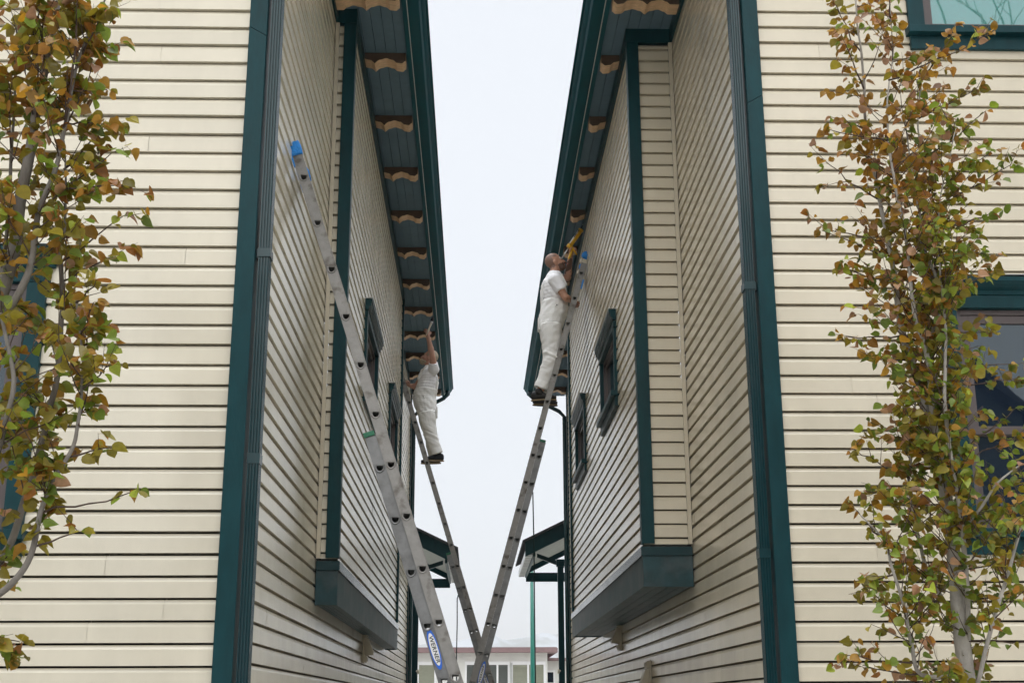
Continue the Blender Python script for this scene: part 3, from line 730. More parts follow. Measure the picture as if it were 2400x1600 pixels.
YB_ = 17.25
pt_, pb_ = at(900 + 232 / 3.92, 720 + 872 / 3.92, YB_), at(800 + 920 / s_, 1060 + 1208 / s_, YB_)
ladB, posB, topB, aB, cB, exB, partB, footB = ladder('extension_ladder', 'farthest and thinnest ladder, leaning left, carrying the man with the brush', YB_, pt_, pb_, 11, (1050, 1299), .52, -1, ALUP, ALU, (1142, 1596, .26, True))
b = MB(); q0 = at(1073, 1393, YB_ + .2); q1 = at(1070, 1530, YB_ + .2)
b.tube([q0 + Vector((.05, 0, .03)), q0 + Vector((.01, 0, .01)), q0 - Vector((.008, 0, .05)), q0.lerp(q1, .5), q1, Vector((q1.x + .01, q1.y, .3))], .007, 8); partB(b, 'rope', ROPE)

# ------------------------------------------------------------------ far background
g = MB(); n_ = 48
g.face([(4500 * cos(2 * pi * i / n_), 4500 * sin(2 * pi * i / n_), 0) for i in range(n_)])
tag(g.build('ground', GROUND), kind='structure')

def far_building():
    Y = 45.0
    z_top = at(1120, 1519, Y).z; zf = at(1120, 1529, Y).z
    xl, xr = at(700, 1560, Y).x, at(1283, 1560, Y).x
    root = empty('low_building', (0, Y + 4, 0), 'low white stucco building with maroon roof edge and blinds beyond the gap', 'building')
    wx = []
    def X(px): return at(px, 1575, Y).x
    def Z(py): return at(1120, py, Y).z
    wins = [(940, 1018, 1557, 1640, (980, 995.5), True), (1094, 1190, 1557, 1640, (1166, 1188), False), (1202, 1274, 1557, 1640, (1238, 1272), True)]
    b = MB(); b.box(xl, xr, Y, Y + 8, 0, zf); b.build('wall', WHITEW, root)
    b = MB(); b.box(xr + .01, xr + 6, Y + 1.5, Y + 8, 0, Z(1545)); b.build('annex_wall', WHITEW, root)
    b = MB(); b.box(xl - .3, X(1306), Y - .45, Y + 8.4, zf, z_top); b.box(xl - .3, X(1304), Y - .4, Y + 8.4, z_top + .003, z_top + .03); b.build('roof_edge', MAROON, root)
    b = MB(); b.box(xr + .02, xr + 6.3, Y + 1.1, Y + 8.3, Z(1545) + .002, Z(1538)); b.build('annex_roof_edge', MAROON, root)
    for (p0, p1, y0, y1, sp, grn) in wins:
        f = MB(); t = .07
        x0, x1, z0, z1 = X(p0), X(p1), Z(y1), Z(y0)
        f.box(x0 - t, x1 + t, Y - .05, Y - .002, z1, z1 + t + .04); f.box(x0 - t, x0, Y - .05, Y - .002, z0, z1); f.box(x1, x1 + t, Y - .05, Y - .002, z0, z1)
        m_ = X(sp[0]); f.box(m_ - .035, m_ + .03, Y - .045, Y - .002, z0, z1)
        win = f.build('window', WHITET, root)
        for (q0, q1, mt) in ((x0, m_ - .035, BLIND if grn else DBLIND), (m_ + .03, x1, BLIND if grn else DBLIND)):
            s2 = MB(); z = z1 - .06; s2.box(q0, q1, Y - .004, Y - .001, z0, z1, 0)
            while z > z0:
                s2.hexa([(q0 + .02, Y - .02, z - .012), (q1 - .02, Y - .02, z - .012), (q1 - .02, Y - .008, z + .012), (q0 + .02, Y - .008, z + .012),
                         (q0 + .02, Y - .018, z - .009), (q1 - .02, Y - .018, z - .009), (q1 - .02, Y - .006, z + .015), (q0 + .02, Y - .006, z + .015)]); z -= .05
            s2.build('blind', mt, win)
    f = MB(); x0, x1, z0, z1 = X(1286), X(1303), Z(1640), Z(1572)
    f.box(x0 - .06, x1 + .06, Y + 1.44, Y + 1.498, z1, z1 + .08); f.box(x0 - .06, x0, Y + 1.44, Y + 1.498, z0, z1); f.box(x1, x1 + .06, Y + 1.44, Y + 1.498, z0, z1)
    f.box(x0, x1, Y + 1.45, Y + 1.498, Z(1599), Z(1597))
    win = f.build('window', WHITET, root); f = MB(); f.box(x0, x1, Y + 1.49, Y + 1.4975, z0, z1); f.build('pane', GLASS, win)
    f = MB(); xq = X(1198.5); f.box(xq - .035, xq + .035, Y - .09, Y - .02, 0, Z(1552)); f.build('downspout', GALV, root)
    f = MB(); f.tube([(X(1072), Y - .3, Z(1531)), (X(1070), Y - .2, Z(1534)), (X(1071), Y - .1, 0)], .03); f.build('downspout', WHITET, root)
    adopt(root)
far_building()

b = MB(); q0 = at(1248.5, 1600, 32); q1 = at(1245.8, 1290, 32)
qb = q0 + (q0 - q1) * (q0.z / (q1.z - q0.z)); qb.z = 0
b.tube([qb, q0, q1], [.064, .055, .034], 16); pole = b.build('pole', POLEG); 
tag(pole, 'tapered green painted steel pole standing behind the right porch', 'pole')
b = MB(); b.ell(q1 + Vector((0, 0, .02)), (.05, .05, .04)); b.build('finial', POLEG, pole)
b = MB(); b.box(qb.x - .15, qb.x + .15, qb.y - .15, qb.y + .15, 0, .02); b.build('base_plate', POLEG, pole)

# snowy ridge far away
DM = 3000.0
b = MB(); xs = list(range(300, 2101, 12)); rows = []
key = [(300, 1500), (700, 1490), (950, 1512), (1040, 1505), (1100, 1496), (1150, 1488), (1185, 1499), (1215, 1495), (1240, 1490), (1262, 1484), (1282, 1481), (1305, 1486), (1330, 1496), (1370, 1500), (1500, 1480), (1700, 1505), (2101, 1490)]
def ridge(x):
    for (a0, b0), (a1, b1) in zip(key, key[1:]):
        if a0 <= x <= a1:
            k = (x - a0) / (a1 - a0); k = k * k * (3 - 2 * k); return b0 + (b1 - b0) * k
    return 1500
for j in range(9):
    t = j / 8; row = []
    for x in xs:
        p = at(x, ridge(x), DM); 
        z = p.z * (1 - t) ** 1.15; yy = DM - 700 * t + 60 * mnoise.noise(Vector((x * .02, t * 3, 0)))
        z += (18 * mnoise.noise(Vector((x * .03, t * 4, 5))) + 7 * mnoise.noise(Vector((x * .1, t * 9, 2)))) * (1 if 0 < j < 8 else .25)
        row.append(b.bm.verts.new((p.x * yy / DM, yy, max(0.05 if j < 8 else -2, z))))
    rows.append(row)
back = [b.bm.verts.new((p.co.x, DM + 500, -2)) for p in rows[0]]
rows.insert(0, back)
for r0, r1 in zip(rows, rows[1:]):
    for i in range(len(xs) - 1): f = b.bm.faces.new((r0[i], r0[i + 1], r1[i + 1], r1[i])); f.smooth = True
tag(b.build('mountains', ROCK), kind='structure')

# across the street, unseen: added to block low sky and reflect in street windows
GREYS = mat('added house grey blue siding', (0.10, 0.125, 0.14), 0.6, 0.3, var=0.15, vscale=3, stretch=(.3, .3, 9))
CREAM = mat('added house brown siding', (0.13, 0.115, 0.095), 0.6, 0.3, var=0.15, vscale=3, stretch=(.3, .3, 9))
def added_street_house(xc, w_, y0, dep, h, rise, m, label):
    root = empty('added_street_house', (xc, y0 - dep / 2, 0), label, 'house')
    b = MB(); x0, x1 = xc - w_ / 2, xc + w_ / 2
    b.prism([(x0, y0, 0), (x1, y0, 0), (x1, y0, h), (xc, y0, h + rise), (x0, y0, h)], (0, -dep, 0)); b.build('wall', m, root)
    b = MB(); t = .18; ov = .4; sl = rise / (w_ / 2)
    for sg in (-1, 1):
        xe = xc + sg * (w_ / 2 + ov); ze = h - ov * sl
        b.hexa([(xc, y0 + ov, h + rise + .01), (xe, y0 + ov, ze + .01), (xe, y0 - dep - ov, ze + .01), (xc, y0 - dep - ov, h + rise + .01),
                (xc, y0 + ov, h + rise + t), (xe, y0 + ov, ze + t), (xe, y0 - dep - ov, ze + t), (xc, y0 - dep - ov, h + rise + t)])
    b.build('roof', SHINGLE, root)
    for zz in (1.2, 4.1):
        for k in (-.3, .3):
            if zz < 2 and k > 0: continue
            b = MB(); xw = xc + k * w_; b.box(xw - .75, xw + .75, y0 + .002, y0 + .06, zz, zz + 1.5); wn = b.build('window', WHITET, root)
            b = MB(); b.box(xw - .65, xw + .65, y0 + .061, y0 + .066, zz + .1, zz + 1.4); b.build('pane', GLASS, wn)
    b = MB(); xw = xc + .28 * w_; b.box(xw - .55, xw + .55, y0 + .002, y0 + .05, .1, 2.3); b.build('door', TEAL, root)
    adopt(root)
added_street_house(8.1, 6.4, -12.0, 9, 7.4, 2.6, GREYS, 'grey blue gabled house added across the street, mirrored in the right windows')
added_street_house(-.5, 8.5, -25.5, 10, 6.0, 3.4, CREAM, 'brown gabled house added across the street behind the camera, blocking low sky')
added_street_house(-14.5, 8.5, -24.5, 10, 6.4, 3.6, GREYS, 'grey blue gabled house added across the street, mirrored in the left window')
def bare_tree(x, y, h, seed, label):
    rnd = random.Random(seed); root = empty('bare_tree', (x, y, 0), label, 'tree'); tb = MB()
    def grow(p, d, ln, r, lev):
        n_ = 5; pts = [p]
        for i in range(n_): d = (d + Vector((rnd.gauss(0, .13), rnd.gauss(0, .13), .05))).normalized(); pts.append(pts[-1] + d * ln / n_)
        tb.tube(pts, [r * (1 - .5 * i / n_) for i in range(n_ + 1)], 8 if lev < 2 else 5)
        if lev < 5:
            for k in range(3 if lev else 4):
                q = pts[rnd.randrange(2, n_ + 1)]; az = rnd.random() * 2 * pi
                grow(q, (d + Vector((cos(az), sin(az), .2)) * rnd.uniform(.5, .9)).normalized(), ln * rnd.uniform(.5, .75), r * .5, lev + 1)
    grow(Vector((x, y, 0)), Vector((0, 0, 1)), h * .42, h * .018, 0)
    tb.build('trunk', BARK, root); adopt(root)
bare_tree(13.4, -11.5, 20, 3, 'tall bare branched tree across the street, mirrored in the upper window')

# ------------------------------------------------------------------ people
def solidify_skin(b, name, m, parent, vox, smooth=3, folds=None, tint=None):
    """fuse overlapping volumes into one continuous surface"""
    me = bpy.data.meshes.new('tmp'); bmesh.ops.recalc_face_normals(b.bm, faces=b.bm.faces[:]); b.bm.to_mesh(me); b.bm.free()
    o = bpy.data.objects.new('tmp', me); COL.objects.link(o)
    r = o.modifiers.new('r', 'REMESH'); r.mode = 'VOXEL'; r.voxel_size = vox; r.use_smooth_shade = True
    if smooth:
        s2 = o.modifiers.new('s', 'SMOOTH'); s2.factor = .5; s2.iterations = smooth
    dg = bpy.context.evaluated_depsgraph_get(); dg.update()
    me2 = bpy.data.meshes.new_from_object(o.evaluated_get(dg)); me2.name = name
    bpy.data.objects.remove(o, do_unlink=True); bpy.data.meshes.remove(me)
    o = bpy.data.objects.new(name, me2); COL.objects.link(o); me2.materials.clear(); me2.materials.append(m)
    if folds:
        cs = [v.co.copy() for v in me2.vertices]; ns = [v.normal.copy() for v in me2.vertices]
        for v, c_, n_ in zip(me2.vertices, cs, ns): v.co = c_ + n_ * folds(c_)
    me2.shade_smooth()
    if tint:
        at_ = me2.attributes.new('tint', 'FLOAT_COLOR', 'POINT')
        for i, v in enumerate(me2.vertices): at_.data[i].color = (*tint(v.co), 1)
    o.parent = parent
    return o

def hand(b, wr, d, pal, thumb_side, curl, size=1.0, grip=None):
    """palm and five fingers; d: along the hand, pal: palm normal, fingers curl towards pal"""
    d = d.normalized(); pal = (pal - d * pal.dot(d)).normalized(); sd_ = d.cross(pal).normalized() * thumb_side
    k = size
    c = wr + d * .045 * k
    m3 = Matrix((d, sd_, pal)).transposed()
    b.ell(c, (.05 * k, .040 * k, .018 * k), m3)
    for i, (off, ln) in enumerate(((.027, .074), (.009, .082), (-.009, .076), (-.026, .060))):
        p = wr + d * .082 * k + sd_ * off * k; ang = .35 * curl; dirv = d
        for j, fr in enumerate((.45, .32, .23)):
            ang += curl * (.75 + .1 * j)
            dirv = (d * cos(ang) + pal * sin(ang)).normalized(); q = p + dirv * ln * fr * k
            b.cap(p, q, .0098 * k, .0088 * k, 8); p = q
    p = wr + d * .03 * k + sd_ * .035 * k
    dv = (d * .7 + sd_ * .7 + pal * .25 * curl).normalized(); q = p + dv * .038 * k; b.cap(p, q, .0125 * k, .0105 * k, 8)
    dv = (d * .8 + sd_ * .2 + pal * .6 * curl).normalized(); b.cap(q, q + dv * .03 * k, .0105 * k, .009 * k, 8)

def head(b, c, fwd, up, k=.90):
    fwd = fwd.normalized(); up = (up - fwd * up.dot(fwd)).normalized(); lat = up.cross(fwd)
    m3 = Matrix((fwd, lat, up)).transposed()
    def P(x, y, z): return c + (fwd * x + lat * y + up * z) * k
    def E(p, r): b.ell(P(*p), tuple(q * k for q in r), m3)
    E((-.012, 0, .03), (.105, .080, .098)); E((.04, 0, -.035), (.066, .064, .085)); E((.055, 0, -.105), (.045, .045, .034)); E((.01, 0, -.08), (.06, .058, .05))
    E((.086, 0, .018), (.022, .05, .016)); E((.078, .033, -.038), (.024, .026, .022)); E((.078, -.033, -.038), (.024, .026, .022))
    b.cap(P(.096, 0, .005), P(.120, 0, -.055), .0115 * k, .015 * k, 10); E((.108, .012, -.047), (.012, .009, .009)); E((.108, -.012, -.047), (.012, .009, .009))
    E((.096, 0, -.077), (.012, .026, .007)); E((.093, 0, -.090), (.012, .023, .008)); E((.088, 0, -.118), (.018, .024, .018))
    for sg in (1, -1):
        E((-.006, sg * .080, -.022), (.026, .011, .036)); E((-.012, sg * .088, -.018), (.020, .009, .028)); E((.0, sg * .076, -.055), (.011, .008, .013))
    return P, m3, k

def person(name, label, J, shirt_m, shoe_m, sole_m, tint_fn, under_m, hair=None):
    root = empty(name, J['ankle'][0].lerp(J['ankle'][1], .5) - Vector((0, 0, .08)), label, 'person')
    face = J['face']                       # +1 faces +X, -1 faces -X
    fw = Vector((face, 0, 0)); lat = Vector((0, 1, 0))
    spine = [J['pelvis'], J['waist'], J['chest'], J['neck']]
    b = MB()
    P, m3, hk = head(b, J['head'], J['hfwd'], J['hup'])
    b.cap(J['neck'], J['head'] - J['hup'] * .06 - J['hfwd'] * .02, .060, .056)
    def torso(b, g, lo=0.0, hi=1.0):
        n_ = 12
        prof = [(0, .120, .165), (.18, .125, .165), (.38, .122, .158), (.6, .128, .172), (.78, .120, .178), (.92, .085, .13), (1, .062, .075)]
        for i in range(n_ + 1):
            t = lo + (hi - lo) * i / n_
            kk = t * 3; s0 = min(2, int(kk)); c = spine[s0].lerp(spine[s0 + 1], kk - s0)
            for (t0, d0, l0), (t1, d1, l1) in zip(prof, prof[1:]):
                if t0 <= t <= t1:
                    q = (t - t0) / (t1 - t0); d_ = d0 + (d1 - d0) * q; l_ = l0 + (l1 - l0) * q
            bl = J.get('belly', 0) * max(0, 1 - abs(t - .33) / .3)
            b.ell(c + fw * bl * .5, (d_ + g + bl * .6, l_ + g, .075), u=20, v=10)
    torso(b, -.012)
    for i in (0, 1):
        sh, el, wr = J['shoulder'][i], J['elbow'][i], J['wrist'][i]
        b.cap(sh, el, .050, .041); b.cap(el, wr, .043, .028); mid = sh.lerp(el, .45); b.ell(mid, (.05, .05, .07), (el - sh).to_track_quat('Z', 'Y').to_matrix())
        fm = el.lerp(wr, .25); b.ell(fm, (.044, .044, .075), (wr - el).to_track_quat('Z', 'Y').to_matrix())
        hd, hp, ts, cu = J['hand'][i]; hand(b, wr, hd, hp, ts, cu)
    for i in (0, 1):
        b.cap(J['hip'][i], J['knee'][i], .075, .055); b.cap(J['knee'][i], J['ankle'][i], .055, .040)
    body = solidify_skin(b, 'body', SKIN, root, .0058, 2, tint=lambda co: tint_fn(co, P, J))
    # shirt
    b = MB(); torso(b, .010, .25, .93)
    for i in (0, 1):
        sh, el = J['shoulder'][i], J['elbow'][i]; d_ = (el - sh).normalized(); e = sh.lerp(el, J['sleeve'])
        b.ell(sh, (.075, .07, .075)); b.tube([sh - d_ * .02, sh.lerp(e, .5), e], [.074, .070, .066], 16)
        ch = J['chest'].lerp(J['neck'], .35); b.cap(ch, sh, .085, .068)
    b.tube([J['neck'] - (J['head'] - J['neck']).normalized() * .05, J['neck'] + (J['head'] - J['neck']).normalized() * .025], [.085, .068], 16)
    def fold_s(co):
        q = Vector((co.x * 7, co.y * 6, co.z * 11 + co.x * 9 * face)); return .010 * mnoise.noise(q) + .005 * mnoise.noise(q * 2.3)
    solidify_skin(b, 'shirt', shirt_m, root, .008, 3, fold_s)
    # overalls: legs, seat, bib, straps
    b = MB(); torso(b, .022, 0, J['waistline'])
    for i in (0, 1):
        hp_, kn, an = J['hip'][i], J['knee'][i], J['ankle'][i]
        hem = an + (kn - an).normalized() * J.get('hem', .0)
        b.tube([hp_ + Vector((0, 0, .05)), hp_.lerp(kn, .25), hp_.lerp(kn, .6), kn, kn.lerp(hem, .35), kn.lerp(hem, .75), hem], [.125, .118, .100, .092, .086, .080, .082], 20)
        b.tube([hem + (kn - hem).normalized() * .075, hem], [.084, .088], 20)
    b.ell(J['pelvis'] - fw * .035 - Vector((0, 0, .03)), (.115, .165, .115))
    nb_ = 9                                    # bib
    bt = J['bibtop']; tw = J['waistline']
    for i in range(nb_):
        t = tw - .05 + (bt - tw + .05) * i / (nb_ - 1); kk = t * 3; s0 = min(2, int(kk)); c = spine[s0].lerp(spine[s0 + 1], kk - s0)
        bl = J.get('belly', 0) * max(0, 1 - abs(t - .33) / .3)
        b.ell(c + fw * (.060 + bl * .6) , (.092 + bl * .5, .150 - .03 * i / nb_, .05), u=18, v=8)
    def fold_o(co):
        q = Vector((co.x * 6, co.y * 5, co.z * 9 - co.x * 6 * face)); z = .0115 * mnoise.noise(q) + .007 * mnoise.noise(q * 2.1 + Vector((5, 1, 7)))
        kz = abs(co.z - (J['knee'][0].z + .02)); 
        if kz < .16: z += .016 * (1 - kz / .16) * mnoise.noise(Vector((co.x * 3, co.y * 4, co.z * 30 + co.x * 14)))
        return z
    ov = solidify_skin(b, 'overalls', OVERALL, root, .008, 2, fold_o)
    b = MB()
    for sg in (-1, 1):
        c1 = J['chest'].lerp(J['neck'], .1) + fw * .135 + lat * .085 * sg; c2 = J['neck'] + lat * .10 * sg + Vector((0, 0, -.025)) + fw * .02
        c3 = J['chest'] - fw * .128 + lat * .08 * sg; c4 = J['waist'] - fw * .125 + lat * .03 * sg
        sh_ = [c1, c1.lerp(c2, .6) + fw * .02 + Vector((0, 0, .01)), c2 + Vector((0, 0, .015)), c2.lerp(c3, .45) - fw * .03, c3, c4]
        for p0, p1 in zip(sh_, sh_[1:]):
            b.cap(p0, p1, .0165, .0165, 8)
    for sg in (-1, 1):
        p = J['waist'].lerp(J['pelvis'], .15) + lat * sg * .178
        b.ell(p + fw * .02, (.008, .006, .008))
    o = b.build('strap', OVERALL, ov)
    b = MB(); p = J['waist'].lerp(J['pelvis'], .1) + lat * -.187 + fw * .03; b.ell(p, (.007, .005, .007)); b.build('button', SHOE, ov)
    b = MB(); pc = J['pelvis'] - fw * .145 + lat * -.08 + Vector((0, 0, .0)); b.box(pc.x - .008, pc.x + .008, pc.y - .06, pc.y + .06, pc.z - .09, pc.z + .05); b.build('pocket', OVERALL, ov, bevel=.006)
    # shoes
    for i in (0, 1):
        an = J['ankle'][i]; td = J['toe'][i].normalized(); sd_ = Vector((-td.y, td.x, 0)); zs = an.z - .075
        b = MB(); rings = []
        for (x, wl, h, z0) in ((-.088, .026, .055, .02), (-.075, .034, .085, .012), (-.03, .036, .105, .008), (.02, .038, .10, .008), (.07, .043, .072, .008), (.12, .046, .052, .008), (.16, .040, .042, .010), (.185, .022, .032, .014)):
            c = Vector((an.x, an.y, zs)) + td * x; rr = []
            for k in range(16):
                th = 2 * pi * k / 16; rr.append(c + sd_ * wl * cos(th) + Vector((0, 0, z0 + h / 2 + h / 2 * sin(th))))
            rings.append(rr)
        b.loft(rings); b.tube([Vector((an.x, an.y, zs + .06)), Vector((an.x, an.y, zs + .125))], [.05, .05], 14)
        sh = b.build('shoe', shoe_m, root)
        b = MB(); pl = []
        for k in range(28):
            th = 2 * pi * k / 28; x = .048 + .142 * cos(th); wl = .043 * (1 if x > .03 else .86); pl.append(Vector((an.x, an.y, zs - .008)) + td * x + sd_ * wl * sin(th))
        b.prism(pl, (0, 0, .017))
        for f in b.bm.faces:
            if f.calc_center_median().z < zs - .0075: f.material_index = 1
        so = b.build('sole', [sole_m, under_m], sh, bevel=.004)
    # eyes
    for sg in (1, -1):
        b = MB(); b.ell(P(.090, sg * .031, -.012), (.010, .012, .008)); b.build('eye', STBLACK, body)
    if hair:
        hair(root, P, m3, hk, J)
    for c in root.children: c.matrix_parent_inverse = Matrix.Translation(-root.location)
    for c in root.children:
        for q in c.children: q.matrix_parent_inverse = Matrix.Identity(4)
    return root, P

# --- man on the right ladder
Yn, Yf_ = 13.56, 13.86
Ym = 13.71
rungz = at(800 + 1405 / s_, 530 + 1190 / s_, YC_)
JC = dict(face=1, pelvis=at(1292, 762, Ym), waist=at(1297, 722, Ym), chest=at(1297, 676, Ym), neck=at(1299, 643, Ym),
          head=at(1300, 615, Ym), hfwd=Vector((.90, .0, .42)).normalized(), hup=Vector((-.42, 0, .90)).normalized(),
          shoulder=(at(1301, 656, 13.53), at(1309, 656, 13.88)), elbow=(at(1325, 697, 13.50), at(1330, 651, 13.84)),
          wrist=(at(1340, 706, 13.70), at(1337, 601, 13.66)),
          hand=((Vector((.75, .6, .12)), Vector((-.3, .2, -.9)), 1, .9), (Vector((.18, -.05, 1)), Vector((.85, -.45, -.1)), -1, 1.0)),
          hip=(at(1291, 772, 13.61), at(1292, 774, 13.81)), knee=(at(1292, 848, 13.58), at(1294, 846, 13.84)),
          ankle=(Vector((rungz.x - .085, 13.60, rungz.z + .105)), Vector((rungz.x - .06, 13.82, rungz.z + .105))),
          toe=(Vector((1, -.12, 0)), Vector((1, .1, 0))), sleeve=.62, waistline=.40, bibtop=.62, belly=.02, hem=.055)
def tintC(co, P, J):
    skin = Vector((.50, .27, .185)); h = J['head']; f, u_ = J['hfwd'], J['hup']; d = co - h; x, z = d.dot(f), d.dot(u_); y = d.y
    if d.length < .2:
        k = .9; x /= k; z /= k; y /= k
        if abs(y) > .081 and -.05 < x < .03: return skin * 1.02
        edge = .016 * mnoise.noise(co * 40)
        if z > .058 - .75 * x + edge and x < .055 + edge and z > -.03 and not (x > .03 and z < .05): return skin.lerp(Vector((.10, .075, .065)), .62) if x < .045 else skin.lerp(Vector((.10, .075, .065)), .3)
        if x < -.02 and z > -.07 + edge: return skin.lerp(Vector((.10, .075, .065)), .66)
        if x > .012 and z < -.058 + edge * .6 and z > -.16 and not (z > -.094 and z < -.072 and abs(y) < .024 and x > .09): return skin.lerp(Vector((.045, .03, .025)), .80)
        if x > .05 and -.078 < z < -.062 and abs(y) < .035 and x > .085: return skin.lerp(Vector((.05, .035, .03)), .7)
        if -.094 < z < -.072 and x > .09: return Vector((.42, .16, .13))
        if x > .08 and .012 < z < .024 and .012 < abs(y) < .05: return Vector((.06, .045, .04))
    el, wr = J['elbow'][1], J['wrist'][1]; a = wr - el; t = (co - el).dot(a) / a.length_squared
    if .02 < t < .86 and (co - (el + a * t)).length < .07:
        q = mnoise.noise(Vector((co.x * 30, co.y * 30, co.z * 34)))
        if q > .30: return Vector((.07, .055, .055))
        return skin * 1.12
    return skin
manC, PC_ = person('person', 'shaven man in white overalls on right ladder, raising a yellow caulking gun', JC, WHITEC, SHOE, SOLE, tintC, SOLED)

# --- man on the far left ladder
rungb = at(900 + 390 / 3.92, 720 + 1422 / 3.92, YB_)
JB = dict(face=-1, pelvis=at(1000, 966, 17.40), waist=at(998, 932, 17.40), chest=at(1004, 893, 17.40), neck=at(1006, 862, 17.40),
          head=at(1007, 838, 17.42), hfwd=Vector((-.88, .12, .45)).normalized(), hup=Vector((.45, 0, .89)).normalized(),
          shoulder=(at(1018, 866, 17.23), at(996, 874, 17.57)), elbow=(at(1012, 828, 17.10), at(975, 906, 17.61)),
          wrist=(at(1003, 787, 17.00), at(961, 903, 17.55)),
          hand=((Vector((-.05, .02, 1)), Vector((-.6, .75, 0)), -1, .95), (Vector((-.8, -.3, .4)), Vector((-.3, -.6, -.6)), 1, 1.0)),
          hip=(at(1000, 975, 17.30), at(1000, 977, 17.50)), knee=(at(1011, 1023, 17.29), at(1010, 1024, 17.51)),
          ankle=(Vector((rungb.x + .145, 17.31, rungb.z + .105)), Vector((rungb.x + .10, 17.49, rungb.z + .105))),
          toe=(Vector((-1, -.1, 0)), Vector((-1, .1, 0))), sleeve=.42, waistline=.46, bibtop=.72, belly=.045, hem=.02)
def tintB(co, P, J):
    skin = Vector((.52, .29, .215)); h = J['head']; f, u_ = J['hfwd'], J['hup']; d = co - h; x, z = d.dot(f) / .9, d.dot(u_) / .9
    if d.length < .2:
        if x > .085 and -.094 < z < -.072: return Vector((.42, .17, .15))
        if x > .08 and .012 < z < .024 and abs(co.y - h.y) > .012: return Vector((.35, .28, .2))
    return skin
def hairB(root, P, m3, k, J):
    b = MB(); b.ell(P(-.022, 0, .034), (.103 * k, .087 * k, .100 * k), m3, 24, 16)
    geom = [v for v in b.bm.verts if (v.co - P(0, 0, 0)).dot(J['hup']) < -.045 or ((v.co - P(0, 0, 0)).dot(J['hfwd']) > .052)]
    bmesh.ops.delete(b.bm, geom=geom, context='VERTS')
    for v in b.bm.verts: v.co += v.normal * .004 * mnoise.noise(v.co * 70)
    o = b.build('hair', HAIR, root); so = o.modifiers.new('s', 'SOLIDIFY'); so.thickness = .01
    b = MB(); b.ell(P(.068, 0, -.105), (.05 * k, .056 * k, .05 * k), m3, 20, 14); b.ell(P(.03, 0, -.095), (.05 * k, .069 * k, .03 * k), m3, 20, 12)
    for v in b.bm.verts: v.co += v.normal * .006 * mnoise.noise(v.co * 80)
    b.build('beard', HAIR, root)
manB, PB_ = person('person', 'grey haired man in white overalls on far left ladder, raising a brush', JB, WHITEC, SHOE2, SOLE, tintB, SOLE, hair=hairB)

# --- caulking gun held by the right man
Yg = 13.62
g0, g1, g2, g3 = at(1316, 606, Yg), at(1336, 576, Yg), at(1363, 537, Yg), at(1366.5, 525, Yg)
ax = (g2 - g1).normalized(); sdv = Vector((0, 1, 0)).cross(ax).normalized()
gun = empty('caulking_gun', g1, 'yellow caulking gun with a white cartridge held up under the right eave', 'caulking gun')
b = MB(); L_ = (g2 - g1).length
b.tube([g1 + ax * .015 - sdv * .004, g1 + ax * (L_ - .03) - sdv * .004], .0235, 14); b.tube([g1 + ax * (L_ - .03) - sdv * .004, g1 + ax * (L_ - .015) - sdv * .004, g3], [.012, .009, .003], 10)
b.build('cartridge', CARTR, gun)
b = MB(); rings = []
for t in (0, .25, .5, .75, 1):
    c = g1 + ax * (.01 + (L_ - .03) * t); rr = []
    for k in range(9):
        th = radians(-100 + 200 * k / 8); rr.append(c + (sdv * cos(th) + Vector((0, 1, 0)) * sin(th)) * .029 - sdv * .004)
    for k in range(9):
        th = radians(100 - 200 * k / 8); rr.append(c + (sdv * cos(th) + Vector((0, 1, 0)) * sin(th)) * .0255 - sdv * .004)
    rings.append(rr)
b.loft(rings); b.tube([g1 + ax * (L_ - .026), g1 + ax * (L_ - .008)], .031, 16)
b.tube([g1 - ax * .03, g1 - ax * .022, g1 + ax * .012], [.024, .034, .033], 16)
b.build('frame', YELLOW, gun)
b = MB(); hb = g1 - ax * .012
b.tube([hb + sdv * .015, hb + sdv * .05 - ax * .035, hb + sdv * .07 - ax * .115, hb + sdv * .066 - ax * .13], [.018, .017, .014, .010], 10); b.build('handle', YELLOW, gun)
b = MB(); b.tube([hb + sdv * .02 + ax * .012, hb + sdv * .07 - ax * .01, hb + sdv * .118 - ax * .035], [.012, .0115, .008], 8); b.build('trigger', YELLOW, gun)
b = MB(); b.tube([g0, g1], .0062, 8); b.tube([g0, g0 + Vector((0, 0, -.002)) - sdv * .03], .006, 8); b.build('plunger_rod', STEEL, gun)
adopt(gun)

# --- brush held by the far man
Yg = 16.98
g0, g1, g2 = at(1003, 776, Yg), at(1010.5, 757, Yg), at(1015, 745, Yg)
brush = empty('paint_brush', g0, 'slim paint brush with pale wooden handle held up under the left eave', 'paint brush')
b = MB(); b.tube([g0 - (g1 - g0) * .5, g0, g0.lerp(g1, .5), g1], [.009, .011, .013, .017], 10); b.build('handle', HANDLEW, brush)
b = MB(); dv = (g2 - g1); b.tube([g1, g1 + dv * .3], [.021, .021], 12); b.build('ferrule', STEEL, brush)
b = MB(); b.tube([g1 + dv * .3, g1 + dv * .8, g2 + dv * .2], [.021, .022, .008], 12); b.build('bristles', BRISTLE, brush)
adopt(brush)

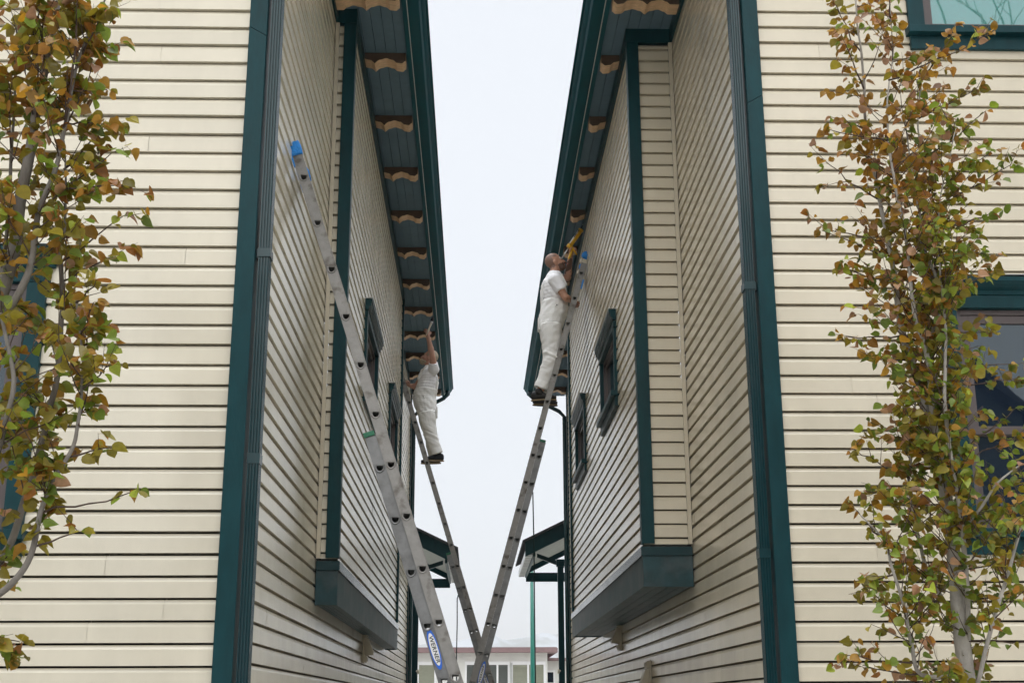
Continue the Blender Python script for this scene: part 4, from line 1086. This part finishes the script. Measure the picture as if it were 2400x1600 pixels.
# ------------------------------------------------------------------ trees
def tree(name, label, Y0, base, stems, tips, ntwig, leaf, pal, seed, cull, wfun=lambda p: 1.0, bark=None):
    bark = bark or BARK
    rnd = random.Random(seed)
    root = empty(name, base, label, 'tree', 'young street trees in front of the houses')
    tb = MB(); twb = MB()
    segs = []                                             # (p0, p1, radius) for twig seeding
    def sm(pts):                                          # Catmull-Rom
        o = []
        for i in range(len(pts) - 1):
            p0, p1, p2, p3 = pts[max(0, i - 1)], pts[i], pts[i + 1], pts[min(len(pts) - 1, i + 2)]
            for j in range(5):
                t = j / 5; o.append(.5 * ((2 * p1) + (p2 - p0) * t + (2 * p0 - 5 * p1 + 4 * p2 - p3) * t * t + (3 * p1 - p0 - 3 * p2 + p3) * t ** 3))
        o.append(pts[-1]); return o
    for st in stems:
        pts = [at(x, y, Y0 + dy) if not isinstance(x, Vector) else x for (x, y, dy, r) in st]
        rad = [r for (_, _, _, r) in st]
        sp_ = sm(pts); n_ = len(sp_) - 1
        rr = []
        for i in range(len(sp_)):
            k = i / n_ * (len(rad) - 1); a = min(len(rad) - 2, int(k)); rr.append(rad[a] + (rad[a + 1] - rad[a]) * (k - a))
        sp_ = [p + Vector((mnoise.noise(p * 9 + Vector((seed, 0, 0))), mnoise.noise(p * 9 + Vector((0, seed, 3))), 0)) * .006 for p in sp_]
        (tb if rad[0] > .007 else twb).tube(sp_, rr, 10 if rad[0] > .007 else 6)
        for p, q, r in zip(sp_, sp_[1:], rr): segs.append((p, q, r))
    lv = []
    def twig(p, d, ln, r0, dens=1.0):
        n_ = max(3, int(ln / .045)); pts = [p]; dd = d.normalized()
        for i in range(n_):
            dd = (dd + Vector((rnd.gauss(0, .10), rnd.gauss(0, .10), rnd.gauss(.035, .08)))).normalized(); pts.append(pts[-1] + dd * ln / n_)
        twb.tube(pts, [r0 * (1 - .65 * i / n_) for i in range(n_ + 1)], 5)
        for i in range(1, n_ + 1):
            k = rnd.choice((1, 2, 2, 3)) if rnd.random() < .75 * dens else rnd.choice((0, 1))
            if i == n_: k = 3
            if rnd.random() > .93 * min(1, dens + .2): k = 0
            for _ in range(k): lv.append((pts[i - 1].lerp(pts[i], rnd.random()), (pts[i] - pts[i - 1]).normalized()))
        return pts
    tot = [(q - p).length * wfun(p) for p, q, r in segs]; T = sum(tot)
    def ok(p):
        return True
    cnt = 0; guard = 0
    while cnt < ntwig and guard < ntwig * 8:
        guard += 1
        x = rnd.random() * T; i = 0
        while x > tot[i]: x -= tot[i]; i += 1
        p, q, r = segs[i]; a = p.lerp(q, rnd.random()); t = (q - p).normalized()
        az = rnd.random() * 2 * pi; sdv_ = Vector((cos(az), sin(az), 0)); sdv_ = (sdv_ - t * sdv_.dot(t)).normalized()
        d = t * rnd.uniform(.45, 1.0) + sdv_ * rnd.uniform(.5, 1.0)
        ln = rnd.uniform(.10, .34)
        e = a + d.normalized() * ln
        if cull(e) or cull(a.lerp(e, .6)): continue
        pts = twig(a, d, ln, .0028 if r > .005 else .0022); cnt += 1
        if ln > .2 and rnd.random() < .6:
            k = rnd.randrange(1, len(pts) - 1); d2 = (pts[k + 1] - pts[k]).normalized() + Vector((rnd.gauss(0, .6), rnd.gauss(0, .6), rnd.gauss(.2, .3)))
            twig(pts[k], d2, ln * .5, .0018)
    for tp in tips:
        (x0, y0, x1, y1) = tp[:4]; dens = tp[4] if len(tp) > 4 else 1.0; dy = rnd.uniform(-.12, .12)
        p, q = at(x0, y0, Y0 + dy * .3), at(x1, y1, Y0 + dy); p = min((g_[0] for g_ in segs), key=lambda g_: (g_ - p).length); m_ = p.lerp(q, .5) - Vector((0, 0, .04 * (q - p).length))
        n_ = max(5, int((q - p).length / .05)); pts = []
        for i in range(n_ + 1):
            t = i / n_; pts.append(p * (1 - t) ** 2 + m_ * 2 * t * (1 - t) + q * t * t + Vector((rnd.gauss(0, .004), rnd.gauss(0, .004), rnd.gauss(0, .004))))
        twb.tube(pts, [.0042 * (1 - .6 * i / n_) for i in range(n_ + 1)], 6)
        for i in range(1, n_ + 1):
            t = i / n_
            if dens < .5 and t < .82: continue
            for _ in range(rnd.choice((1, 2, 2)) if i < n_ else 4): lv.append((pts[i], (pts[i] - pts[i - 1]).normalized()))
            if rnd.random() < .55 * dens:
                d2 = (pts[i] - pts[i - 1]).normalized() + Vector((rnd.gauss(0, .7), rnd.gauss(0, .7), rnd.gauss(.1, .4)))
                twig(pts[i], d2, rnd.uniform(.06, .15), .0018)
    tb.build('trunk', bark, root)
    if len(twb.bm.verts): twb.build('twigs', TWIG, root)
    # leaves: heart-shaped blades folded along the midrib, on short stalks
    V, Fc, Cc = [], [], []
    prof = [(0, .0), (-.06, .22), (.06, .42), (.28, .53), (.52, .49), (.74, .33), (.90, .13), (1.02, 0)]
    for (p, d) in lv:
        az = rnd.random() * 2 * pi; out_ = Vector((cos(az), sin(az), rnd.uniform(-.7, .45))).normalized()
        pet = rnd.uniform(.010, .028); b0 = p + (out_ * .8 + d * .4).normalized() * pet
        ax_ = (out_ + Vector((0, 0, -rnd.uniform(0, .9))) + d * .25).normalized()
        nr = Vector((rnd.gauss(0, .6), rnd.gauss(0, .6) - .15, rnd.uniform(.1, 1))); nr = (nr - ax_ * nr.dot(ax_)).normalized(); sd_ = ax_.cross(nr)
        L_ = leaf * rnd.choice((rnd.uniform(.4, .8), rnd.uniform(.75, 1.2), rnd.uniform(.75, 1.2))); W_ = L_ * rnd.uniform(.82, 1.0); fold = rnd.uniform(.1, .9); crl = rnd.uniform(-.5, .8)
        c = pal(p, rnd); i0 = len(V)
        mids = [(.0, 0), (.3, 0), (.62, 0), (1.02, 0)]
        for t, _ in mids: V.append(b0 + ax_ * t * L_ - nr * crl * t * t * L_ * .5)
        for sg in (1, -1):
            j0 = len(V)
            for t, wv in prof[1:-1]:
                wv2 = wv * (1 + .10 * rnd.uniform(-1, 1)); V.append(b0 + ax_ * t * L_ + sd_ * (sg * wv2 * W_) + nr * (wv2 * fold * W_ - crl * t * t * L_ * .5))
            m0, m1, m2, m3_ = i0, i0 + 1, i0 + 2, i0 + 3
            fs = [(m0, j0, j0 + 1, m1), (m1, j0 + 1, j0 + 2), (m1, j0 + 2, j0 + 3, m2), (m2, j0 + 3, j0 + 4), (m2, j0 + 4, j0 + 5, m3_)]
            for f in fs:
                Fc.append(f if sg > 0 else f[::-1]); Cc.append(c)
        # stalk
        k0 = len(V); w_ = .0007
        V.extend([p + sd_ * w_, p - sd_ * w_, b0 - sd_ * w_, b0 + sd_ * w_]); Fc.append((k0, k0 + 1, k0 + 2, k0 + 3)); Cc.append((c[0] * .9, c[1] * .8, c[2] * .8))
    me = bpy.data.meshes.new('crown'); me.from_pydata([tuple(v) for v in V], [], Fc); me.materials.append(LEAF)
    at_ = me.attributes.new('leaf', 'FLOAT_COLOR', 'FACE')
    for i, c in enumerate(Cc): at_.data[i].color = (*c, 1)
    me.shade_smooth()
    o = bpy.data.objects.new('crown', me); COL.objects.link(o); o.parent = root
    adopt(root)
    print(name, 'leaves', len(lv))
    return root

def to_px(p):
    d = p - EYE; z = d.dot(_f); return 1200 + F * d.dot(_r) / z, 800 - F * d.dot(_u) / z
def lerp_key(key, y):
    if y <= key[0][0]: return key[0][1]
    for (y0, x0), (y1, x1) in zip(key, key[1:]):
        if y0 <= y <= y1: return x0 + (x1 - x0) * (y - y0) / (y1 - y0)
    return key[-1][1]

BROWN = [(.38, .195, .022), (.33, .155, .026), (.31, .165, .018), (.44, .23, .018), (.36, .20, .03), (.32, .13, .022)]
PINK = [(.42, .24, .13), (.36, .19, .10)]
OLIVE = [(.28, .22, .022), (.24, .19, .018), (.32, .26, .025), (.22, .185, .02)]
GREEN = [(.17, .24, .025), (.22, .30, .03), (.14, .20, .025), (.29, .34, .035)]
def pick(rnd, w_):
    r_ = rnd.random(); a = 0
    for lst, q in zip((BROWN, PINK, OLIVE, GREEN), w_):
        a += q
        if r_ <= a: break
    c = rnd.choice(lst); k = rnd.uniform(.6, 1.35); return tuple(v * k for v in c)
def palR(p, rnd):
    x, y = to_px(p)
    if y < 420: w_ = (.55, .13, .23, .09)
    elif y < 800: w_ = (.38, .11, .31, .20)
    else: w_ = (.23, .12, .37, .28)
    if x > 2180 and y > 250: w_ = (w_[0] * .55, w_[1] * .5, w_[2] * 1.15, 1)
    return pick(rnd, w_)
def palL(p, rnd):
    x, y = to_px(p)
    if y < 350: w_ = (.42, .05, .40, .13)
    elif y < 900: w_ = (.27, .03, .50, .20)
    else: w_ = (.22, .03, .45, .30)
    return pick(rnd, w_)

YR = 5.35
lkeyR = [(-150, 1955), (0, 1958), (110, 1962), (200, 1968), (300, 1940), (420, 1960), (560, 1950), (640, 1978), (760, 1990), (850, 2035), (930, 2045), (1010, 2010), (1100, 2030), (1200, 2015), (1330, 2015), (1450, 2010), (1560, 1985), (1700, 1990)]
rkeyR = [(-150, 2150), (0, 2115), (60, 2140), (130, 2225), (250, 2280), (420, 2330), (600, 2330), (700, 2260), (800, 2300), (950, 2360), (1100, 2400), (1300, 2450), (1700, 2480)]
def cullR(p):
    x, y = to_px(p); return x < lerp_key(lkeyR, y) or x > lerp_key(rkeyR, y)
bR = at(2275, 1600, YR); bR = Vector((bR.x + .06, YR, 0))
stR = [
 [(bR, 0, 0, .040), (2268, 1600, 0, .034), (2240, 1340, 0, .029), (2207, 1100, 0, .026), (2172, 960, .02, .022), (2140, 860, .03, .018), (2112, 765, .03, .0145), (2095, 640, .04, .012), (2078, 545, .04, .010), (2052, 420, .05, .008), (2030, 310, .05, .007), (2026, 190, .03, .006), (2012, 80, .02, .0045), (2000, -60, .02, .003)],
 [(2195, 1040, 0, .014), (2180, 900, -.05, .012), (2172, 830, -.06, .011), (2150, 765, -.06, .010), (2136, 680, -.08, .008), (2124, 560, -.08, .007), (2100, 440, -.08, .006), (2082, 330, -.06, .005), (2080, 230, -.04, .004), (2092, 120, -.03, .003), (2084, 10, -.03, .002)],
 [(2205, 1085, 0, .012), (2196, 930, .06, .010), (2180, 820, .1, .009), (2170, 700, .1, .008), (2160, 560, .12, .0065), (2168, 430, .12, .005), (2152, 300, .12, .004), (2160, 190, .1, .003), (2200, 120, .1, .002)],
 [(2183, 790, .05, .009), (2200, 740, -.02, .0085), (2204, 690, -.05, .008), (2190, 640, -.06, .007), (2172, 600, -.05, .006), (2158, 520, -.02, .005), (2140, 420, 0, .004), (2120, 260, 0, .003)],
 [(2270, 1500, -.02, .011), (2262, 1300, -.08, .010), (2248, 1180, -.1, .009), (2222, 1030, -.1, .0085), (2214, 900, -.12, .0075), (2217, 780, -.12, .006), (2205, 650, -.1, .0045), (2200, 500, -.1, .0035), (2240, 300, -.1, .002)],
 [(2280, 1580, 0, .0095), (2160, 1580, -.06, .0085), (2135, 1500, -.1, .008), (2118, 1420, -.12, .007), (2092, 1330, -.12, .006), (2075, 1270, -.1, .0045), (2040, 1230, -.08, .003), (2016, 1205, -.06, .002)],
 [(2240, 1450, .05, .0095), (2185, 1360, .1, .0085), (2160, 1290, .1, .008), (2140, 1200, .1, .007), (2130, 1120, .1, .006), (2143, 1000, .1, .005), (2148, 920, .08, .003)],
 [(2290, 1600, -.1, .0095), (2330, 1450, -.15, .008), (2375, 1300, -.15, .007), (2400, 1200, -.15, .005), (2440, 1050, -.1, .003)],
 [(2235, 1270, -.05, .008), (2290, 1200, -.1, .0065), (2340, 1130, -.15, .005), (2390, 1090, -.15, .003)],
]
tipsR = [(2120, 210, 2310, 85), (2150, 380, 2312, 265), (2165, 470, 2330, 350), (2160, 490, 2370, 385), (2190, 560, 2345, 490), (2070, 470, 1940, 385), (2080, 600, 1930, 540, .9), (2075, 640, 1975, 625), (2110, 790, 1985, 790), (2110, 840, 2045, 840),
         (2190, 690, 2335, 640), (2180, 770, 2320, 780), (2200, 850, 2360, 850), (2210, 900, 2390, 885), (2205, 1080, 2380, 960), (2230, 1120, 2400, 1010), (2090, 1090, 1998, 1050), (2110, 1130, 2025, 1150), (2080, 1250, 2010, 1200, .7), (2100, 1360, 2012, 1355), (2120, 1440, 2040, 1385),
         (2100, 1540, 1988, 1535), (2110, 1590, 2020, 1560), (2040, 560, 1930, 535, .8), (2060, 330, 1945, 300), (2020, 120, 1965, 20), (2030, 200, 1968, 70), (2060, 60, 2080, -40), (2240, 1350, 2420, 1290), (2260, 1420, 2420, 1380), (2280, 1500, 2440, 1500), (2160, 620, 2290, 590), (2150, 160, 2225, 95), (2170, 250, 2290, 205)]
tree('street_tree', 'tree at the right with copper and olive leaves and a forked grey trunk', YR, bR, stR, tipsR, 430, .041, palR, 11, cullR, lambda p: 1.7 if p.z < 3.6 else 1.0)

YL = 4.45
rkeyL = [(-150, 210), (0, 235), (100, 265), (190, 262), (290, 270), (400, 290), (500, 310), (600, 270), (700, 235), (790, 235), (880, 280), (950, 225), (1000, 215), (1060, 250), (1100, 190), (1180, 110), (1240, 95), (1330, 45), (1400, 35), (1700, 30)]
def cullL(p):
    x, y = to_px(p); return x > lerp_key(rkeyL, y) - 40
bL = at(-170, 1600, YL); bL = Vector((bL.x, YL, 0))
stL = [
 [(bL, 0, 0, .045), (-150, 1500, 0, .038), (-100, 1150, 0, .033), (-45, 860, 0, .029), (2, 690, 0, .026), (32, 590, 0, .024), (48, 470, .02, .022), (82, 290, .02, .018), (112, 130, .03, .013), (135, 10, .03, .010), (150, -120, .03, .007)],
 [(0, 745, 0, .015), (22, 722, -.03, .014), (62, 650, -.05, .013), (78, 570, -.06, .0115), (92, 500, -.06, .010), (125, 410, -.06, .009), (150, 310, -.05, .008), (172, 190, -.04, .006), (195, 110, -.03, .005), (225, 50, -.03, .004), (250, -10, -.03, .003)],
 [(-110, 1500, -.1, .014), (-40, 1420, -.1, .0125), (28, 1368, -.1, .0115), (72, 1300, -.1, .0105), (95, 1200, -.08, .009), (125, 1130, -.08, .008), (165, 1060, -.06, .0075), (182, 1000, -.06, .0065), (196, 860, -.04, .005), (190, 790, -.02, .004), (178, 700, 0, .003)],
 [(-60, 1420, .05, .015), (20, 1280, .05, .0135), (55, 1180, .05, .0125), (90, 1060, .05, .0115), (125, 930, .05, .011), (140, 820, .05, .010), (146, 700, .05, .009), (142, 600, .06, .008), (150, 540, .06, .006), (155, 420, .06, .004), (150, 330, .06, .003)],
 [(-80, 1250, -.08, .012), (0, 1040, -.1, .010), (30, 900, -.1, .008), (22, 820, -.12, .007), (-10, 700, -.12, .005)],
 [(-40, 800, .1, .010), (10, 600, .1, .008), (28, 350, .1, .006), (36, 180, .1, .005), (40, 60, .1, .003)],
 [(150, 310, -.05, .006), (165, 200, -.07, .005), (178, 90, -.08, .004), (182, -30, -.08, .003)],
 [(85, 290, 0, .005), (90, 190, -.02, .0042), (78, 80, -.04, .0035), (68, -30, -.04, .0025)],
]
tipsL = [(146, 600, 288, 505), (160, 470, 278, 430), (120, 500, 263, 360), (180, 310, 240, 290), (180, 380, 250, 285), (190, 330, 218, 160, .9), (150, 640, 263, 600), (150, 690, 223, 655), (146, 790, 218, 710, .7), (165, 840, 218, 780), (190, 930, 263, 850), (185, 1010, 208, 905), (120, 980, 218, 960),
         (180, 1090, 250, 1050, .8), (105, 1215, 328, 1150, .3), (85, 1300, 182, 1245, .3), (100, 1180, 115, 1090), (60, 1300, 95, 1200), (20, 1420, 30, 1370), (-20, 1560, 42, 1500), (-30, 1500, 40, 1540), (30, 700, 100, 760), (10, 1000, 60, 930), (190, 130, 248, 20), (200, 110, 243, 130), (215, 230, 248, 210), (-20, 300, 20, 180), (-30, 1350, 25, 1290)]
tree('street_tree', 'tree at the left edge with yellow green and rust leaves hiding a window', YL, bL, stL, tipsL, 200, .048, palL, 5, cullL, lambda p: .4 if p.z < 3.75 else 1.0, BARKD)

# ------------------------------------------------------------------ air
hz = bpy.data.materials.new('haze'); hz.use_nodes = True; t = hz.node_tree; t.nodes.clear()
ho = t.nodes.new('ShaderNodeOutputMaterial'); hv = t.nodes.new('ShaderNodeVolumePrincipled')
hv.inputs['Color'].default_value = (0.99, 0.995, 1.0, 1); hv.inputs['Density'].default_value = 0.0005; hv.inputs['Anisotropy'].default_value = 0.0
t.links.new(hv.outputs[0], ho.inputs['Volume'])
b = MB(); b.box(-4510, 4510, -4510, 4510, -3, 215); tag(b.build('haze', hz), kind='stuff')
